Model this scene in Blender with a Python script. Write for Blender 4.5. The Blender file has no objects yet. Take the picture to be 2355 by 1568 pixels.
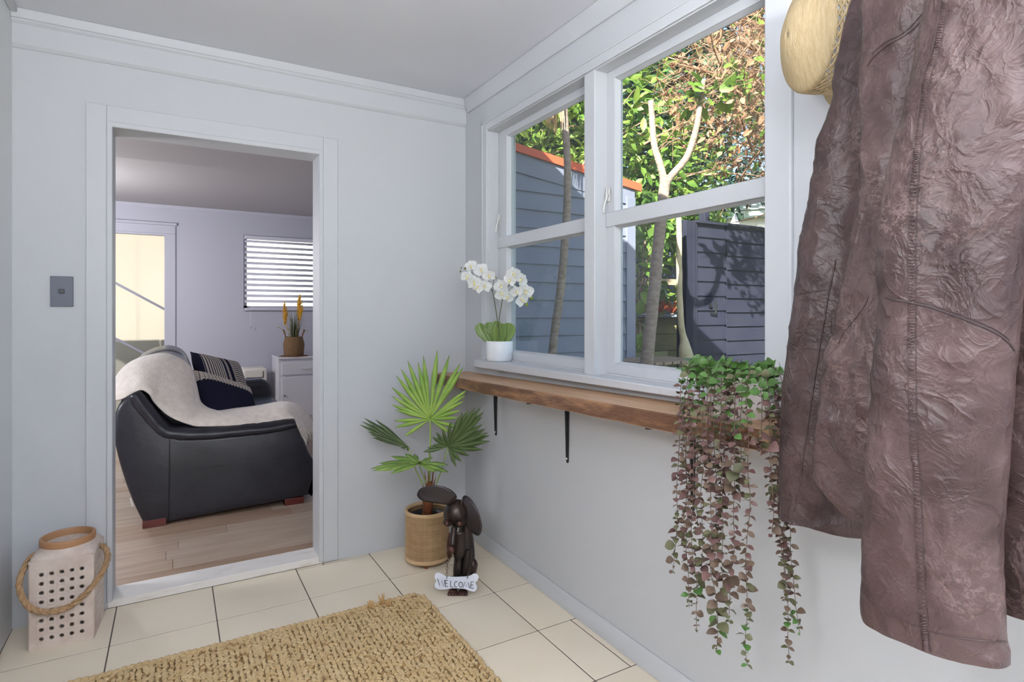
import bpy, bmesh, math, random
from math import sin, cos, pi, radians, sqrt, atan2
from mathutils import Vector, Matrix, noise
from mathutils.bvhtree import BVHTree

# ------------------------------------------------------------------ camera, world, sun, added fills, exposure
SC = bpy.context.scene
COL = SC.collection
FPX, YAW, V0, CH = 1334.0, radians(30.27), 718.0, 1.22      # focal length in px of a 2355 px wide frame, heading, horizon row, eye height
cam_d = bpy.data.cameras.new('camera'); cam = bpy.data.objects.new('camera', cam_d); COL.objects.link(cam)
cam.location = (0, 0, CH); cam.rotation_euler = (pi / 2, 0, -YAW)
cam_d.sensor_fit = 'HORIZONTAL'; cam_d.sensor_width = 36.0; cam_d.lens = FPX / 2355 * 36
cam_d.shift_y = (V0 - 784.0) / 2355; cam_d.clip_start = 0.02; cam_d.clip_end = 200
SC.camera = cam
vs = SC.view_settings
vs.view_transform = 'Standard'; vs.look = 'None'; vs.gamma = 1.0; vs.use_curve_mapping = False
vs.exposure = 0.80
cy = SC.cycles
cy.max_bounces = 7; cy.diffuse_bounces = 5; cy.glossy_bounces = 3; cy.transmission_bounces = 4; cy.transparent_max_bounces = 10
cy.caustics_reflective = False; cy.caustics_refractive = False; cy.sample_clamp_indirect = 5.0
SUN_DIR = Vector((0.72, 0.52, -0.533)).normalized()
w = bpy.data.worlds.new('world'); SC.world = w; w.use_nodes = True
wn = w.node_tree; bg = wn.nodes['Background']
sky = wn.nodes.new('ShaderNodeTexSky'); sky.sky_type = 'NISHITA'; sky.sun_disc = False
sky.sun_elevation = math.asin(-SUN_DIR.z); sky.sun_rotation = atan2(-SUN_DIR.x, -SUN_DIR.y)
sky.air_density = 1.0; sky.dust_density = 1.5; sky.ozone_density = 1.0
wn.links.new(sky.outputs[0], bg.inputs[0]); bg.inputs[1].default_value = 0.22
sd = bpy.data.lights.new('sun', 'SUN'); sd.energy = 11.0; sd.angle = radians(0.6); sd.color = (1.0, 0.93, 0.82)
so = bpy.data.objects.new('sun', sd); COL.objects.link(so); so.rotation_euler = SUN_DIR.to_track_quat('-Z', 'Y').to_euler()
def fill_light(name, loc, power, radius, col=(1, 1, 1)):  # makes a point light
    d = bpy.data.lights.new(name, 'POINT'); d.energy = power; d.shadow_soft_size = radius; d.color = col
    o = bpy.data.objects.new(name, d); COL.objects.link(o); o.location = loc
    return o
fill_light('entry_fill', (-0.40, 0.45, 1.60), 12, 0.12, (0.97, 0.985, 1.0))  # assumed fill guessed from the shelf's shadow, brightens the window wall, no fixture there
fill_light('living_fill', (-1.15, 3.42, 1.05), 16, 0.15, (0.97, 0.97, 1.0))  # added fill for the sofa end and near floor, no fixture there
fill_light('living_far_fill', (-1.1, 5.9, 1.7), 44, 0.15, (0.95, 0.96, 1.0))  # added fill that brightens the far walls, no real fixture
up = bpy.data.lights.new('bounce_fill', 'AREA'); up.shape = 'DISK'; up.size = 0.5; up.energy = 70; up.color = (0.96, 0.98, 1.0)     # added fill bounced off the ceiling behind the viewer, no fixture stands there
uo = bpy.data.objects.new('bounce_fill', up); COL.objects.link(uo); uo.location = (0.10, -0.85, 1.60); uo.rotation_euler = (pi - 0.16, 0, 0)

# ------------------------------------------------------------------ measuring helpers (survey: photo pixel -> point on a known plane)
_s, _c = sin(YAW), cos(YAW)
def ray(u, v):
    dx = (u - 1177.5) / FPX
    return Vector((_s + dx * _c, _c - dx * _s, -(v - V0) / FPX))
EYE = Vector((0, 0, CH))
def PX(u, v, x): d = ray(u, v); return EYE + d * (x / d.x)
def PY(u, v, y): d = ray(u, v); return EYE + d * (y / d.y)
def PZ(u, v, z): d = ray(u, v); return EYE + d * ((z - CH) / d.z)
def PD(u, v, t): return EYE + ray(u, v) * t

# ------------------------------------------------------------------ materials
MATS = {}
def _nt(name):
    m = bpy.data.materials.new(name); m.use_nodes = True
    return m, m.node_tree, m.node_tree.nodes['Principled BSDF']
def mat(name, col, rough=0.5, metal=0.0, col2=None, nscale=8.0, detail=3.0, stretch=None, bump=0.0, bscale=60.0, bdetail=2.0,
        spec=0.5, coat=0.0, trans=0.0, lo=0.35, hi=0.65, sheen=0.0, rnd=0.0):
    """principled material: two colours mixed by noise (object coords), optional noise bump and per-object tint"""
    if name in MATS: return MATS[name]
    m, t, b = _nt(name)
    b.inputs['Base Color'].default_value = (*col, 1); b.inputs['Roughness'].default_value = rough
    b.inputs['Metallic'].default_value = metal; b.inputs['Specular IOR Level'].default_value = spec
    b.inputs['Coat Weight'].default_value = coat; b.inputs['Sheen Weight'].default_value = sheen
    tc = t.nodes.new('ShaderNodeTexCoord'); mp = t.nodes.new('ShaderNodeMapping')
    t.links.new(tc.outputs['Object'], mp.inputs[0])
    if stretch: mp.inputs['Scale'].default_value = stretch
    last = None
    if col2:
        n = t.nodes.new('ShaderNodeTexNoise'); n.inputs['Scale'].default_value = nscale; n.inputs['Detail'].default_value = detail
        t.links.new(mp.outputs[0], n.inputs['Vector'])
        r = t.nodes.new('ShaderNodeValToRGB'); r.color_ramp.elements[0].position = lo; r.color_ramp.elements[1].position = hi
        r.color_ramp.elements[0].color = (*col, 1); r.color_ramp.elements[1].color = (*col2, 1)
        t.links.new(n.outputs[0], r.inputs[0]); last = r.outputs[0]
    if rnd:
        oi = t.nodes.new('ShaderNodeObjectInfo'); h = t.nodes.new('ShaderNodeHueSaturation')
        mr = t.nodes.new('ShaderNodeMapRange'); mr.inputs['To Min'].default_value = 1 - rnd; mr.inputs['To Max'].default_value = 1 + rnd
        t.links.new(oi.outputs['Random'], mr.inputs[0]); t.links.new(mr.outputs[0], h.inputs['Value'])
        if last: t.links.new(last, h.inputs['Color'])
        else: h.inputs['Color'].default_value = (*col, 1)
        last = h.outputs[0]
    if last: t.links.new(last, b.inputs['Base Color'])
    if bump:
        n2 = t.nodes.new('ShaderNodeTexNoise'); n2.inputs['Scale'].default_value = bscale; n2.inputs['Detail'].default_value = bdetail
        t.links.new(mp.outputs[0], n2.inputs['Vector'])
        bp = t.nodes.new('ShaderNodeBump'); bp.inputs['Strength'].default_value = bump; bp.inputs['Distance'].default_value = 0.01
        t.links.new(n2.outputs[0], bp.inputs['Height']); t.links.new(bp.outputs[0], b.inputs['Normal'])
    if trans:
        ms = t.nodes.new('ShaderNodeMixShader'); tr = t.nodes.new('ShaderNodeBsdfTranslucent'); ms.inputs[0].default_value = trans
        if last: t.links.new(last, tr.inputs[0])
        else: tr.inputs[0].default_value = (*col, 1)
        t.links.new(b.outputs[0], ms.inputs[1]); t.links.new(tr.outputs[0], ms.inputs[2])
        t.links.new(ms.outputs[0], t.nodes['Material Output'].inputs[0])
    MATS[name] = m
    return m
def window_glass(name='clear_glass', tint=(0.94, 0.97, 0.98)):
    if name in MATS: return MATS[name]
    m, t, b = _nt(name); t.nodes.remove(b)
    lw_ = t.nodes.new('ShaderNodeLayerWeight'); lw_.inputs[0].default_value = 0.5      # schlick: .04 + .96 (1 - cos)^5, same from both sides
    pw = t.nodes.new('ShaderNodeMath'); pw.operation = 'POWER'; pw.inputs[1].default_value = 5.0
    mul = t.nodes.new('ShaderNodeMath'); mul.operation = 'MULTIPLY_ADD'; mul.inputs[1].default_value = 0.9; mul.inputs[2].default_value = 0.045; mul.use_clamp = True
    tr = t.nodes.new('ShaderNodeBsdfTransparent'); tr.inputs[0].default_value = (*tint, 1)
    gl = t.nodes.new('ShaderNodeBsdfGlossy'); gl.inputs['Roughness'].default_value = 0.0
    mx = t.nodes.new('ShaderNodeMixShader')
    t.links.new(lw_.outputs['Facing'], pw.inputs[0]); t.links.new(pw.outputs[0], mul.inputs[0]); t.links.new(mul.outputs[0], mx.inputs[0])
    t.links.new(tr.outputs[0], mx.inputs[1]); t.links.new(gl.outputs[0], mx.inputs[2]); t.links.new(mx.outputs[0], t.nodes['Material Output'].inputs[0])
    MATS[name] = m
    return m
def frosted_glass():
    m, t, b = _nt('frosted_glass'); t.nodes.remove(b)
    tl = t.nodes.new('ShaderNodeBsdfTranslucent'); tl.inputs[0].default_value = (0.66, 0.64, 0.60, 1)
    gl = t.nodes.new('ShaderNodeBsdfGlossy'); gl.inputs['Roughness'].default_value = 0.25
    rf = t.nodes.new('ShaderNodeBsdfRefraction'); rf.inputs[0].default_value = (0.70, 0.68, 0.64, 1); rf.inputs['Roughness'].default_value = 0.45; rf.inputs['IOR'].default_value = 1.02
    m1 = t.nodes.new('ShaderNodeMixShader'); m1.inputs[0].default_value = 0.75; m2 = t.nodes.new('ShaderNodeMixShader'); m2.inputs[0].default_value = 0.05
    t.links.new(tl.outputs[0], m1.inputs[1]); t.links.new(rf.outputs[0], m1.inputs[2])
    t.links.new(m1.outputs[0], m2.inputs[1]); t.links.new(gl.outputs[0], m2.inputs[2]); t.links.new(m2.outputs[0], t.nodes['Material Output'].inputs[0])
    MATS['frosted_glass'] = m
    return m

wall_m = mat('wall_paint', (0.545, 0.56, 0.585), 0.62, bump=0.04, bscale=240, spec=0.3)
wall_side_m = mat('wall_paint_bounce', (0.74, 0.75, 0.77), 0.62, spec=0.3)  # paler than the other walls, lightened to bounce light onto the window wall
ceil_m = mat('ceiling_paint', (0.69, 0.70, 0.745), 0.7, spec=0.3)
trim_m = mat('trim_gloss_paint', (0.55, 0.565, 0.59), 0.48, bump=0.02, bscale=90, spec=0.4)
lwall_m = mat('living_wall_paint', (0.50, 0.50, 0.565), 0.65, spec=0.3)
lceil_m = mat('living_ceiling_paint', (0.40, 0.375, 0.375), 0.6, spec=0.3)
tile_m = mat('cream_tile', (0.81, 0.715, 0.56), 0.34, col2=(0.84, 0.75, 0.61), nscale=3.5, lo=0.3, hi=0.7, spec=0.45, rnd=0.035)
grout_m = mat('grout', (0.12, 0.095, 0.085), 0.9)
metal_dark = mat('black_iron', (0.02, 0.02, 0.022), 0.42, metal=0.3)
white_metal = mat('white_enamel', (0.66, 0.655, 0.64), 0.3, spec=0.6)

# ------------------------------------------------------------------ mesh builder and scene helpers
WM = {}
def wmat(o): return WM.get(o.name, Matrix.Identity(4))
def tag(o, label=None, cat=None, group=None, kind=None):
    if label: o['label'] = label
    if cat: o['category'] = cat
    if group: o['group'] = group
    if kind: o['kind'] = kind
    return o
def thing(name, label, cat, loc=(0, 0, 0), rotz=0.0, group=None, kind=None):
    o = bpy.data.objects.new(name, None); COL.objects.link(o); o.empty_display_size = 0.05
    o.location = loc; o.rotation_euler = (0, 0, rotz)
    WM[o.name] = Matrix.Translation(Vector(loc)) @ Matrix.Rotation(rotz, 4, 'Z')
    return tag(o, label, cat, group, kind)

class MB:
    def __init__(s): s.v = []; s.f = []
    def add(s, vs, fs):
        k = len(s.v); s.v.extend(Vector(p) for p in vs); s.f.extend(tuple(i + k for i in f) for f in fs); return s
    def box(s, x0, x1, y0, y1, z0, z1):
        return s.add([(x0, y0, z0), (x1, y0, z0), (x1, y1, z0), (x0, y1, z0), (x0, y0, z1), (x1, y0, z1), (x1, y1, z1), (x0, y1, z1)],
                     [(0, 3, 2, 1), (4, 5, 6, 7), (0, 1, 5, 4), (1, 2, 6, 5), (2, 3, 7, 6), (3, 0, 4, 7)])
    def obox(s, c, ax, ay, az):
        c, ax, ay, az = Vector(c), Vector(ax), Vector(ay), Vector(az)
        p = [c + ax * i + ay * j + az * k for k in (-1, 1) for i, j in ((-1, -1), (1, -1), (1, 1), (-1, 1))]
        return s.add(p, [(0, 3, 2, 1), (4, 5, 6, 7), (0, 1, 5, 4), (1, 2, 6, 5), (2, 3, 7, 6), (3, 0, 4, 7)])
    def bar(s, a, b, w, h, up=(0, 0, 1)):
        a, b = Vector(a), Vector(b); d = (b - a).normalized(); x = d.cross(Vector(up)).normalized(); y = x.cross(d)
        return s.obox((a + b) / 2, x * w / 2, y * h / 2, (b - a) / 2)
    def prism(s, poly, ext):
        n = len(poly); ext = Vector(ext); p = [Vector(q) for q in poly]
        return s.add(p + [q + ext for q in p], [tuple(range(n - 1, -1, -1)), tuple(range(n, 2 * n))] + [(i, (i + 1) % n, n + (i + 1) % n, n + i) for i in range(n)])
    def tube(s, path, r, n=8, cap=True, flat=None, up=None):
        P = [Vector(p) for p in path]; m = len(P); k = len(s.v)
        R = r if isinstance(r, (list, tuple)) else [r] * m
        prev = None; fs = []
        for i in range(m):
            d = (P[min(i + 1, m - 1)] - P[max(i - 1, 0)])
            d = d.normalized() if d.length > 1e-9 else Vector((0, 0, 1))
            if prev is None:
                a = Vector(up) if up else (Vector((0, 0, 1)) if abs(d.z) < 0.9 else Vector((1, 0, 0)))
            else: a = prev
            x = a - d * a.dot(d)
            if x.length < 1e-6: x = d.orthogonal()
            x.normalize(); y = d.cross(x); prev = x
            fl = flat if flat else 1.0
            for j in range(n):
                t = 2 * pi * j / n
                s.v.append(P[i] + x * (cos(t) * R[i] * fl) + y * (sin(t) * R[i]))
        for i in range(m - 1):
            for j in range(n):
                a = k + i * n + j; b = k + i * n + (j + 1) % n
                fs.append((a, b, b + n, a + n))
        if cap:
            fs.append(tuple(k + j for j in range(n - 1, -1, -1))); fs.append(tuple(k + (m - 1) * n + j for j in range(n)))
        s.f.extend(fs); return s
    def lathe(s, prof, c=(0, 0, 0), n=24, M=None, cap0=False, cap1=False):
        k = len(s.v); c = Vector(c); m = len(prof)
        for r, z in prof:
            for j in range(n):
                t = 2 * pi * j / n; p = Vector((r * cos(t), r * sin(t), z))
                s.v.append(c + (M @ p if M else p))
        for i in range(m - 1):
            for j in range(n):
                a = k + i * n + j; b = k + i * n + (j + 1) % n
                s.f.append((a, b, b + n, a + n))
        if cap0: s.f.append(tuple(k + j for j in range(n - 1, -1, -1)))
        if cap1: s.f.append(tuple(k + (m - 1) * n + j for j in range(n)))
        return s
    def ball(s, c, rx, ry=None, rz=None, nu=16, nv=10, M=None):
        ry = rx if ry is None else ry; rz = rx if rz is None else rz; c = Vector(c); k = len(s.v)
        for i in range(nv + 1):
            ph = pi * i / nv
            for j in range(nu):
                t = 2 * pi * j / nu; p = Vector((rx * sin(ph) * cos(t), ry * sin(ph) * sin(t), -rz * cos(ph)))
                s.v.append(c + (M @ p if M else p))
        for i in range(nv):
            for j in range(nu):
                a = k + i * nu + j; b = k + i * nu + (j + 1) % nu
                s.f.append((a, b, b + nu, a + nu))
        return s
    def grid(s, rows, closed=False):
        k = len(s.v); m = len(rows); n = len(rows[0])
        for r in rows: s.v.extend(Vector(p) for p in r)
        for i in range(m - 1):
            for j in range(n if closed else n - 1):
                a = k + i * n + j; b = k + i * n + (j + 1) % n
                s.f.append((a, b, b + n, a + n))
        return s
    def mesh(s, name, inv=None):
        me = bpy.data.meshes.new(name)
        me.from_pydata([tuple(inv @ p) if inv else tuple(p) for p in s.v], [], s.f); me.update()
        return me
    def build(s, name, material, parent=None, smooth=False, bevel=None, seg=2, subsurf=0, solid=None, origin=None, kind=None, weld=False, auto=None):
        if parent is not None: inv = wmat(parent).inverted()
        elif origin is not None: inv = Matrix.Translation(-Vector(origin))
        else: inv = None
        me = s.mesh(name, inv)
        if weld or smooth:
            bm = bmesh.new(); bm.from_mesh(me)
            bmesh.ops.remove_doubles(bm, verts=bm.verts, dist=1e-6); bmesh.ops.recalc_face_normals(bm, faces=bm.faces)
            bm.to_mesh(me); bm.free()
        if smooth:
            for p in me.polygons: p.use_smooth = True
            if auto: me.set_sharp_from_angle(angle=radians(auto))
        o = bpy.data.objects.new(name, me); COL.objects.link(o)
        for mm in (material if isinstance(material, (list, tuple)) else [material]): me.materials.append(mm)
        if parent is not None: o.parent = parent; WM[o.name] = wmat(parent)
        elif origin is not None: o.location = origin; WM[o.name] = Matrix.Translation(Vector(origin))
        if solid: md = o.modifiers.new('solid', 'SOLIDIFY'); md.thickness = solid; md.offset = 0
        if bevel:
            md = o.modifiers.new('bevel', 'BEVEL'); md.width = bevel; md.segments = seg; md.limit_method = 'ANGLE'; md.angle_limit = radians(40)
            if seg > 1: 
                for p in me.polygons: p.use_smooth = True
                me.set_sharp_from_angle(angle=radians(35))
        if subsurf: md = o.modifiers.new('sub', 'SUBSURF'); md.levels = subsurf; md.render_levels = subsurf
        if kind: o['kind'] = kind
        return o
def B(*a): return MB().box(*a)
def inst(o, parent=None, matrix=None):
    c = o.copy(); COL.objects.link(c)
    if parent is not None: c.parent = parent; WM[c.name] = wmat(parent)
    if matrix is not None: c.matrix_basis = matrix
    return c
def spline(pts, n):
    """catmull-rom through points -> n samples"""
    P = [Vector(p) for p in pts]; m = len(P) - 1; out = []
    for i in range(n):
        t = i / (n - 1) * m; k = min(int(t), m - 1); f = t - k
        p0, p1, p2, p3 = P[max(k - 1, 0)], P[k], P[k + 1], P[min(k + 2, m)]
        out.append(0.5 * ((2 * p1) + (p2 - p0) * f + (2 * p0 - 5 * p1 + 4 * p2 - p3) * f * f + (3 * p1 - p0 - 3 * p2 + p3) * f * f * f))
    return out
def interp(tab, x):
    if x <= tab[0][0]: return tab[0][1]
    for (a, va), (b, vb) in zip(tab, tab[1:]):
        if x <= b: return va + (vb - va) * (x - a) / (b - a)
    return tab[-1][1]
def structure(o, label, cat): return tag(o, label, cat, kind='structure')

# ------------------------------------------------------------------ room shell
XL, XR, YB, ZC, YF = -0.537, 1.396, 2.903, 2.385, -1.9
D1, D2, DT = -0.235, 0.627, 2.003
WY0, WY1, WZ0, WZ1 = 1.013, 2.628, 0.978, 2.150             # window opening in the wall with the shelf
fl = B(XL - .1, XR + .1, YF, YB, -0.12, -0.0015).build('floor', grout_m)
structure(fl, 'cream ceramic tiled entry floor with dark joints', 'floor')
tx = [XL] + [-0.2031 + .3526 * k for k in range(5)] + [XR]
ty = [YB] + [2.574 - .3510 * k for k in range(12)] + [YF]
J = 0.0022
def tile(x0, x1, y0, y1):
    B(x0 + J, x1 - J, y0 + J, y1 - J, -0.02, 0.0).build('tile', tile_m, fl, bevel=0.0012, seg=1)
for i in range(len(tx) - 1):
    for j in range(len(ty) - 1):
        x0, x1, y1, y0 = tx[i], tx[i + 1], ty[j], ty[j + 1]
        if i == 5 and j == 3: tile(x0, 1.362, y0, y1); tile(1.362, x1, y0, y1)
        elif i == 3 and j == 0: tile(x0, x1, y0, y1 - .022); tile(x0, D2, y1 - .022, y1); tile(D2, x1, y1 - .022, y1)
        else: tile(x0, x1, y0, y1)
mb = MB()
mb.box(-1.75, D1, YB, 3.03, -0.1, 2.45); mb.box(D2, 1.72, YB, 3.03, -0.1, 2.45); mb.box(D1, D2, YB, 3.03, DT, 2.45)
structure(mb.build('wall_back', wall_m), 'white painted end wall with the open doorway', 'wall')
mb = MB(); xo = XR + 0.12
mb.box(XR, xo, YF, WY0, -0.1, 2.45); mb.box(XR, xo, WY1, YB, -0.1, 2.45)
mb.box(XR, xo, WY0, WY1, -0.1, WZ0 - .02); mb.box(XR, xo, WY0, WY1, WZ1, 2.45)
structure(mb.build('wall_right', wall_m), 'white painted wall with the window above the shelf', 'wall')
structure(B(XL - .12, XL, YF, YB, -0.1, 2.45).build('wall_left', wall_side_m), 'narrow strip of white side wall beside the lantern', 'wall')
structure(B(XL - .12, xo, YF - .12, YF, -0.1, 2.45).build('wall_front', wall_side_m), 'white entry wall facing the doorway', 'wall')
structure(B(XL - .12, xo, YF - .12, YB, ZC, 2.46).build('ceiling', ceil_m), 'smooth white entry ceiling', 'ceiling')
# cornice of the end wall: cove strip, frieze board with chamfered lower edge; cove strip of the window wall
def profile_x(prof, x0, x1):   # profile in (y,z) swept along x
    return MB().prism([(x0, y, z) for y, z in prof], (x1 - x0, 0, 0))
def profile_y(prof, y0, y1):   # profile in (x,z) swept along y
    return MB().prism([(x, y0, z) for x, z in prof], (0, y1 - y0, 0))
t1 = profile_x([(YB, ZC), (YB - .040, ZC), (YB - .040, ZC - .006), (YB - .026, ZC - .034), (YB, ZC - .034)], XL, XR).build('trim_1', trim_m, bevel=.002)
structure(t1, 'thin white cornice strip along the end wall', 'cornice')
t2 = profile_x([(YB, ZC - .034), (YB - .026, ZC - .034), (YB - .026, ZC - .044), (YB - .016, ZC - .052), (YB - .016, 2.256), (YB - .004, 2.243), (YB, 2.243)], XL, XR).build('trim_2', trim_m, bevel=.002)
structure(t2, 'wide white frieze board below the cornice strip', 'trim')
t3 = profile_y([(XR, ZC), (XR - .030, ZC), (XR - .030, ZC - .006), (XR - .012, ZC - .066), (XR - .006, ZC - .075), (XR, ZC - .075)], YF, YB - .04).build('trim_3', trim_m, bevel=.003)
structure(t3, 'white cove strip where window wall meets ceiling', 'cornice')
t4 = profile_y([(XL, ZC), (XL + .022, ZC), (XL + .022, ZC - .02), (XL, ZC - .02)], YF, YB - .04).build('trim_4', trim_m, bevel=.003)
structure(t4, 'thin white ceiling strip above the narrow side wall', 'cornice')
structure(profile_y([(XR, 0), (XR - .011, 0), (XR - .011, .062), (XR - .004, .072), (XR, .072)], YF, YB).build('baseboard_right', trim_m, bevel=.002), 'low white skirting board under the shelf', 'baseboard')
structure(profile_y([(XL, 0), (XL + .018, 0), (XL + .018, .105), (XL + .008, .115), (XL, .115)], YF, 2.62).build('baseboard_left', trim_m, bevel=.002), 'white skirting board beside the lantern', 'baseboard')

# doorway to the living room
dr = thing('door_1', 'open doorway with white flat architrave and painted threshold', 'doorway', ((D1 + D2) / 2, YB, 0), kind='structure')
for x0, x1 in ((D1 - .071, D1 - .002), (D2 + .002, D2 + .071)):
    B(x0, x1, YB - .009, YB, 0.004, DT + .068).build('architrave', trim_m, dr, bevel=.002)
B(D1 - .002, D2 + .002, YB - .009, YB, DT, DT + .068).build('architrave', trim_m, dr, bevel=.002)
B(D1 - .002, D1 + .018, YB - .013, 3.045, .03, DT + .003).build('jamb', trim_m, dr, bevel=.003)
B(D2 - .018, D2 + .002, YB - .013, 3.045, .012, DT + .003).build('jamb', trim_m, dr, bevel=.003)
B(D1 + .014, D2 - .014, YB - .013, 3.045, DT - .02, DT + .003).build('head_jamb', trim_m, dr, bevel=.003)
thr_m = mat('worn_white_threshold', (0.80, 0.775, 0.74), 0.5, col2=(0.66, 0.60, 0.53), nscale=9, lo=.55, hi=.8, stretch=(1, 5, 5))
B(D1, D2, YB - .004, 3.04, 0.0, .034).build('threshold', thr_m, dr, bevel=.004)
# light switch
sw = thing('light_switch', 'grey metal light switch plate on white wall by doorway', 'light switch', (-.384, YB, 1.30))
plate_m = mat('switch_grey', (0.115, 0.125, 0.165), 0.5, metal=0.0)
B(-.420, -.347, YB - .010, YB, 1.243, 1.363).build('plate', plate_m, sw, bevel=.0015)
B(-.3935, -.3745, YB - .0145, YB - .009, 1.295, 1.312).build('rocker', mat('switch_black', (.03, .03, .033), .25), sw, bevel=.002)

# ------------------------------------------------------------------ window above the shelf
wn1 = thing('window_1', 'white painted timber casement window with two sashes above the shelf', 'window', (XR, 1.82, WZ0), kind='structure')
B(XR - .014, XR, WY1, WY1 + .050, WZ0 - .005, WZ1 + .045).build('casing', trim_m, wn1, bevel=.004)
B(XR - .014, XR, WY0 - .078, WY0, WZ0 - .005, WZ1 + .045).build('casing', trim_m, wn1, bevel=.004)
B(XR - .014, XR, WY0, WY1, WZ1, WZ1 + .045).build('casing', trim_m, wn1, bevel=.004)
B(XR - .018, XR - .010, WY1 + .040, WY1 + .050, WZ0 - .005, WZ1 + .045).build('casing_bead', trim_m, wn1, bevel=.002)
B(XR - .018, XR - .010, WY0 - .078, WY1 + .05, WZ1 + .036, WZ1 + .045).build('casing_bead', trim_m, wn1, bevel=.002)
B(XR - .004, xo + .01, WY1 - .003, WY1 + .02, WZ0 - .02, WZ1 + .01).build('jamb', trim_m, wn1, bevel=.002)
B(XR - .004, xo + .01, WY0 - .02, WY0 + .001, WZ0 - .02, WZ1 + .01).build('jamb', trim_m, wn1, bevel=.002)
B(XR - .004, xo + .01, WY0, WY1, WZ1 - .004, WZ1 + .02).build('head', trim_m, wn1, bevel=.002)
B(XR - .006, xo + .005, 1.756, 1.821, WZ0, WZ1).build('mullion', trim_m, wn1, bevel=.003)
B(XR + .052, xo + .04, WY0, WY1, WZ0 - .02, WZ0 + .006).build('outer_sill', trim_m, wn1, bevel=.003)
SX0, SX1, GX = 1.450, 1.492, 1.474
for (y0, y1, yl, yr) in ((1.821, WY1 - .003, 1.878, 2.532), (WY0 + .001, 1.756, 1.066, 1.702)):
    sash = B(SX0, SX1, yr + .008, y1, WZ0 + .006, WZ1 - .004).build('sash', trim_m, wn1, bevel=.002)
    B(SX0, SX1, y0, yl - .008, WZ0 + .006, WZ1 - .004).build('stile', trim_m, sash, bevel=.002)
    B(SX0, SX1, yl - .008, yr + .008, 2.112, WZ1 - .004).build('top_rail', trim_m, sash, bevel=.002)
    B(SX0, SX1, yl - .008, yr + .008, WZ0 + .006, 1.024).build('bottom_rail', trim_m, sash, bevel=.002)
    B(SX0 - .006, SX1, y0 + .002, y1 - .002, 1.548, 1.604).build('middle_rail', trim_m, sash, bevel=.003)
    bev = MB()    # glazing bevels round both panes
    for z0, z1 in ((1.024, 1.548), (1.604, 2.112)):
        for (a, b, dz) in ((z0, z0 + .008, 1), (z1, z1 - .008, -1)):
            bev.prism([(SX0 + .004, yl - .008, a), (GX, yl - .008, b), (GX, yl - .008, a)], (0, yr - yl + .016, 0))
        for (a, b) in ((yl - .008, yl), (yr + .008, yr)):
            bev.prism([(SX0 + .004, a, z0), (GX, b, z0), (GX, a, z0)], (0, 0, z1 - z0))
    bev.build('glazing_bead', trim_m, sash)
    for z0, z1 in ((1.024, 1.548), (1.604, 2.112)):
        B(GX, GX + .003, yl - .008, yr + .008, z0, z1).build('pane', window_glass(), sash)
# casement fasteners and stay
def fastener(x, y, z, s):
    f = B(x - .003, x, y - .009, y + .009, z + .006, z + .048).build('latch', white_metal, wn1, bevel=.002)
    mb = MB(); mb.tube(spline([(x - .005, y + .006 * s, z + .06), (x - .009, y + .003 * s, z + .038), (x - .012, y, z + .02), (x - .017, y + .009 * s, z - .012), (x - .014, y + .015 * s, z - .04)], 14), [.003, .0035, .004, .0045, .005, .005, .0045, .004, .004, .0045, .005, .0055, .0055, .003], 8)
    mb.tube([(x - .005, y - .009 * s, z + .058), (x - .006, y - .004 * s, z + .028)], .0035, 8)
    mb.build('latch_handle', white_metal, f, smooth=True)
fastener(XR + .052, 2.604, 1.665, 1); fastener(XR + .050, 1.738, 1.640, 1)
mb = MB().box(SX0 - .012, SX0, 1.10, 1.36, 1.002, 1.010); mb.box(SX0 - .02, SX0, 1.335, 1.36, .995, 1.02)
mb.build('stay', white_metal, wn1, bevel=.001)
# the inner sill, a little out of level like the shelf
sil = MB().add([(1.345, WY1 + .07, .936), (1.345, .92, .962), (1.452, .92, .962), (1.452, WY1 + .07, .936),
                (1.345, WY1 + .07, .977), (1.345, .92, .983), (1.452, .92, .983), (1.452, WY1 + .07, .977)],
               [(0, 1, 2, 3), (7, 6, 5, 4), (0, 4, 5, 1), (1, 5, 6, 2), (2, 6, 7, 3), (3, 7, 4, 0)])
sil.build('sill', trim_m, wn1, bevel=.004, weld=True)

# ------------------------------------------------------------------ timber shelf with iron brackets
def shelf_z(y): return 0.9245 - 0.0246 * (y - 1.67)
wood_top = mat('shelf_timber', (0.50, 0.315, 0.185), 0.45, col2=(0.40, 0.225, 0.12), nscale=5, detail=6, stretch=(9, 1.0, 9), bump=.15, bscale=40, lo=.4, hi=.7)
wood_edge = mat('shelf_edge_timber', (0.115, 0.050, 0.024), 0.5, col2=(0.36, 0.19, 0.09), nscale=4.5, detail=5, stretch=(4, 1.2, 5), bump=.3, bscale=30, lo=.46, hi=.72)
sh = thing('wall_shelf', 'rough sawn brown timber shelf on black iron brackets below the window', 'shelf', (1.29, 1.88, .872))
N = 40; rows = []
random.seed(4)
for i in range(N + 1):
    y = .886 + (2.885 - .886) * i / N; z = shelf_z(y); jx = 1.190 + .0035 * noise.noise(Vector((y * 6, 0, 3))); jb = .0025 * noise.noise(Vector((y * 9, 2, 0)))
    rows.append([(XR - .001, y, z), (jx + .004, y, z), (jx, y, z - .004), (jx + .002 * noise.noise(Vector((y * 12, 5, 0))), y, z - .028), (jx + .001, y, z - .049 + jb), (jx + .006, y, z - .052 + jb), (XR - .001, y, z - .052)])
mb = MB().grid(rows, closed=True); n = 7
mb.f.append(tuple(range(n))); mb.f.append(tuple(range(N * n + n - 1, N * n - 1, -1)))
bd = mb.build('board', [wood_top, wood_edge], sh, weld=True)
for p in bd.data.polygons:
    c = p.center
    if p.normal.x < -.6: p.material_index = 1
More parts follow.
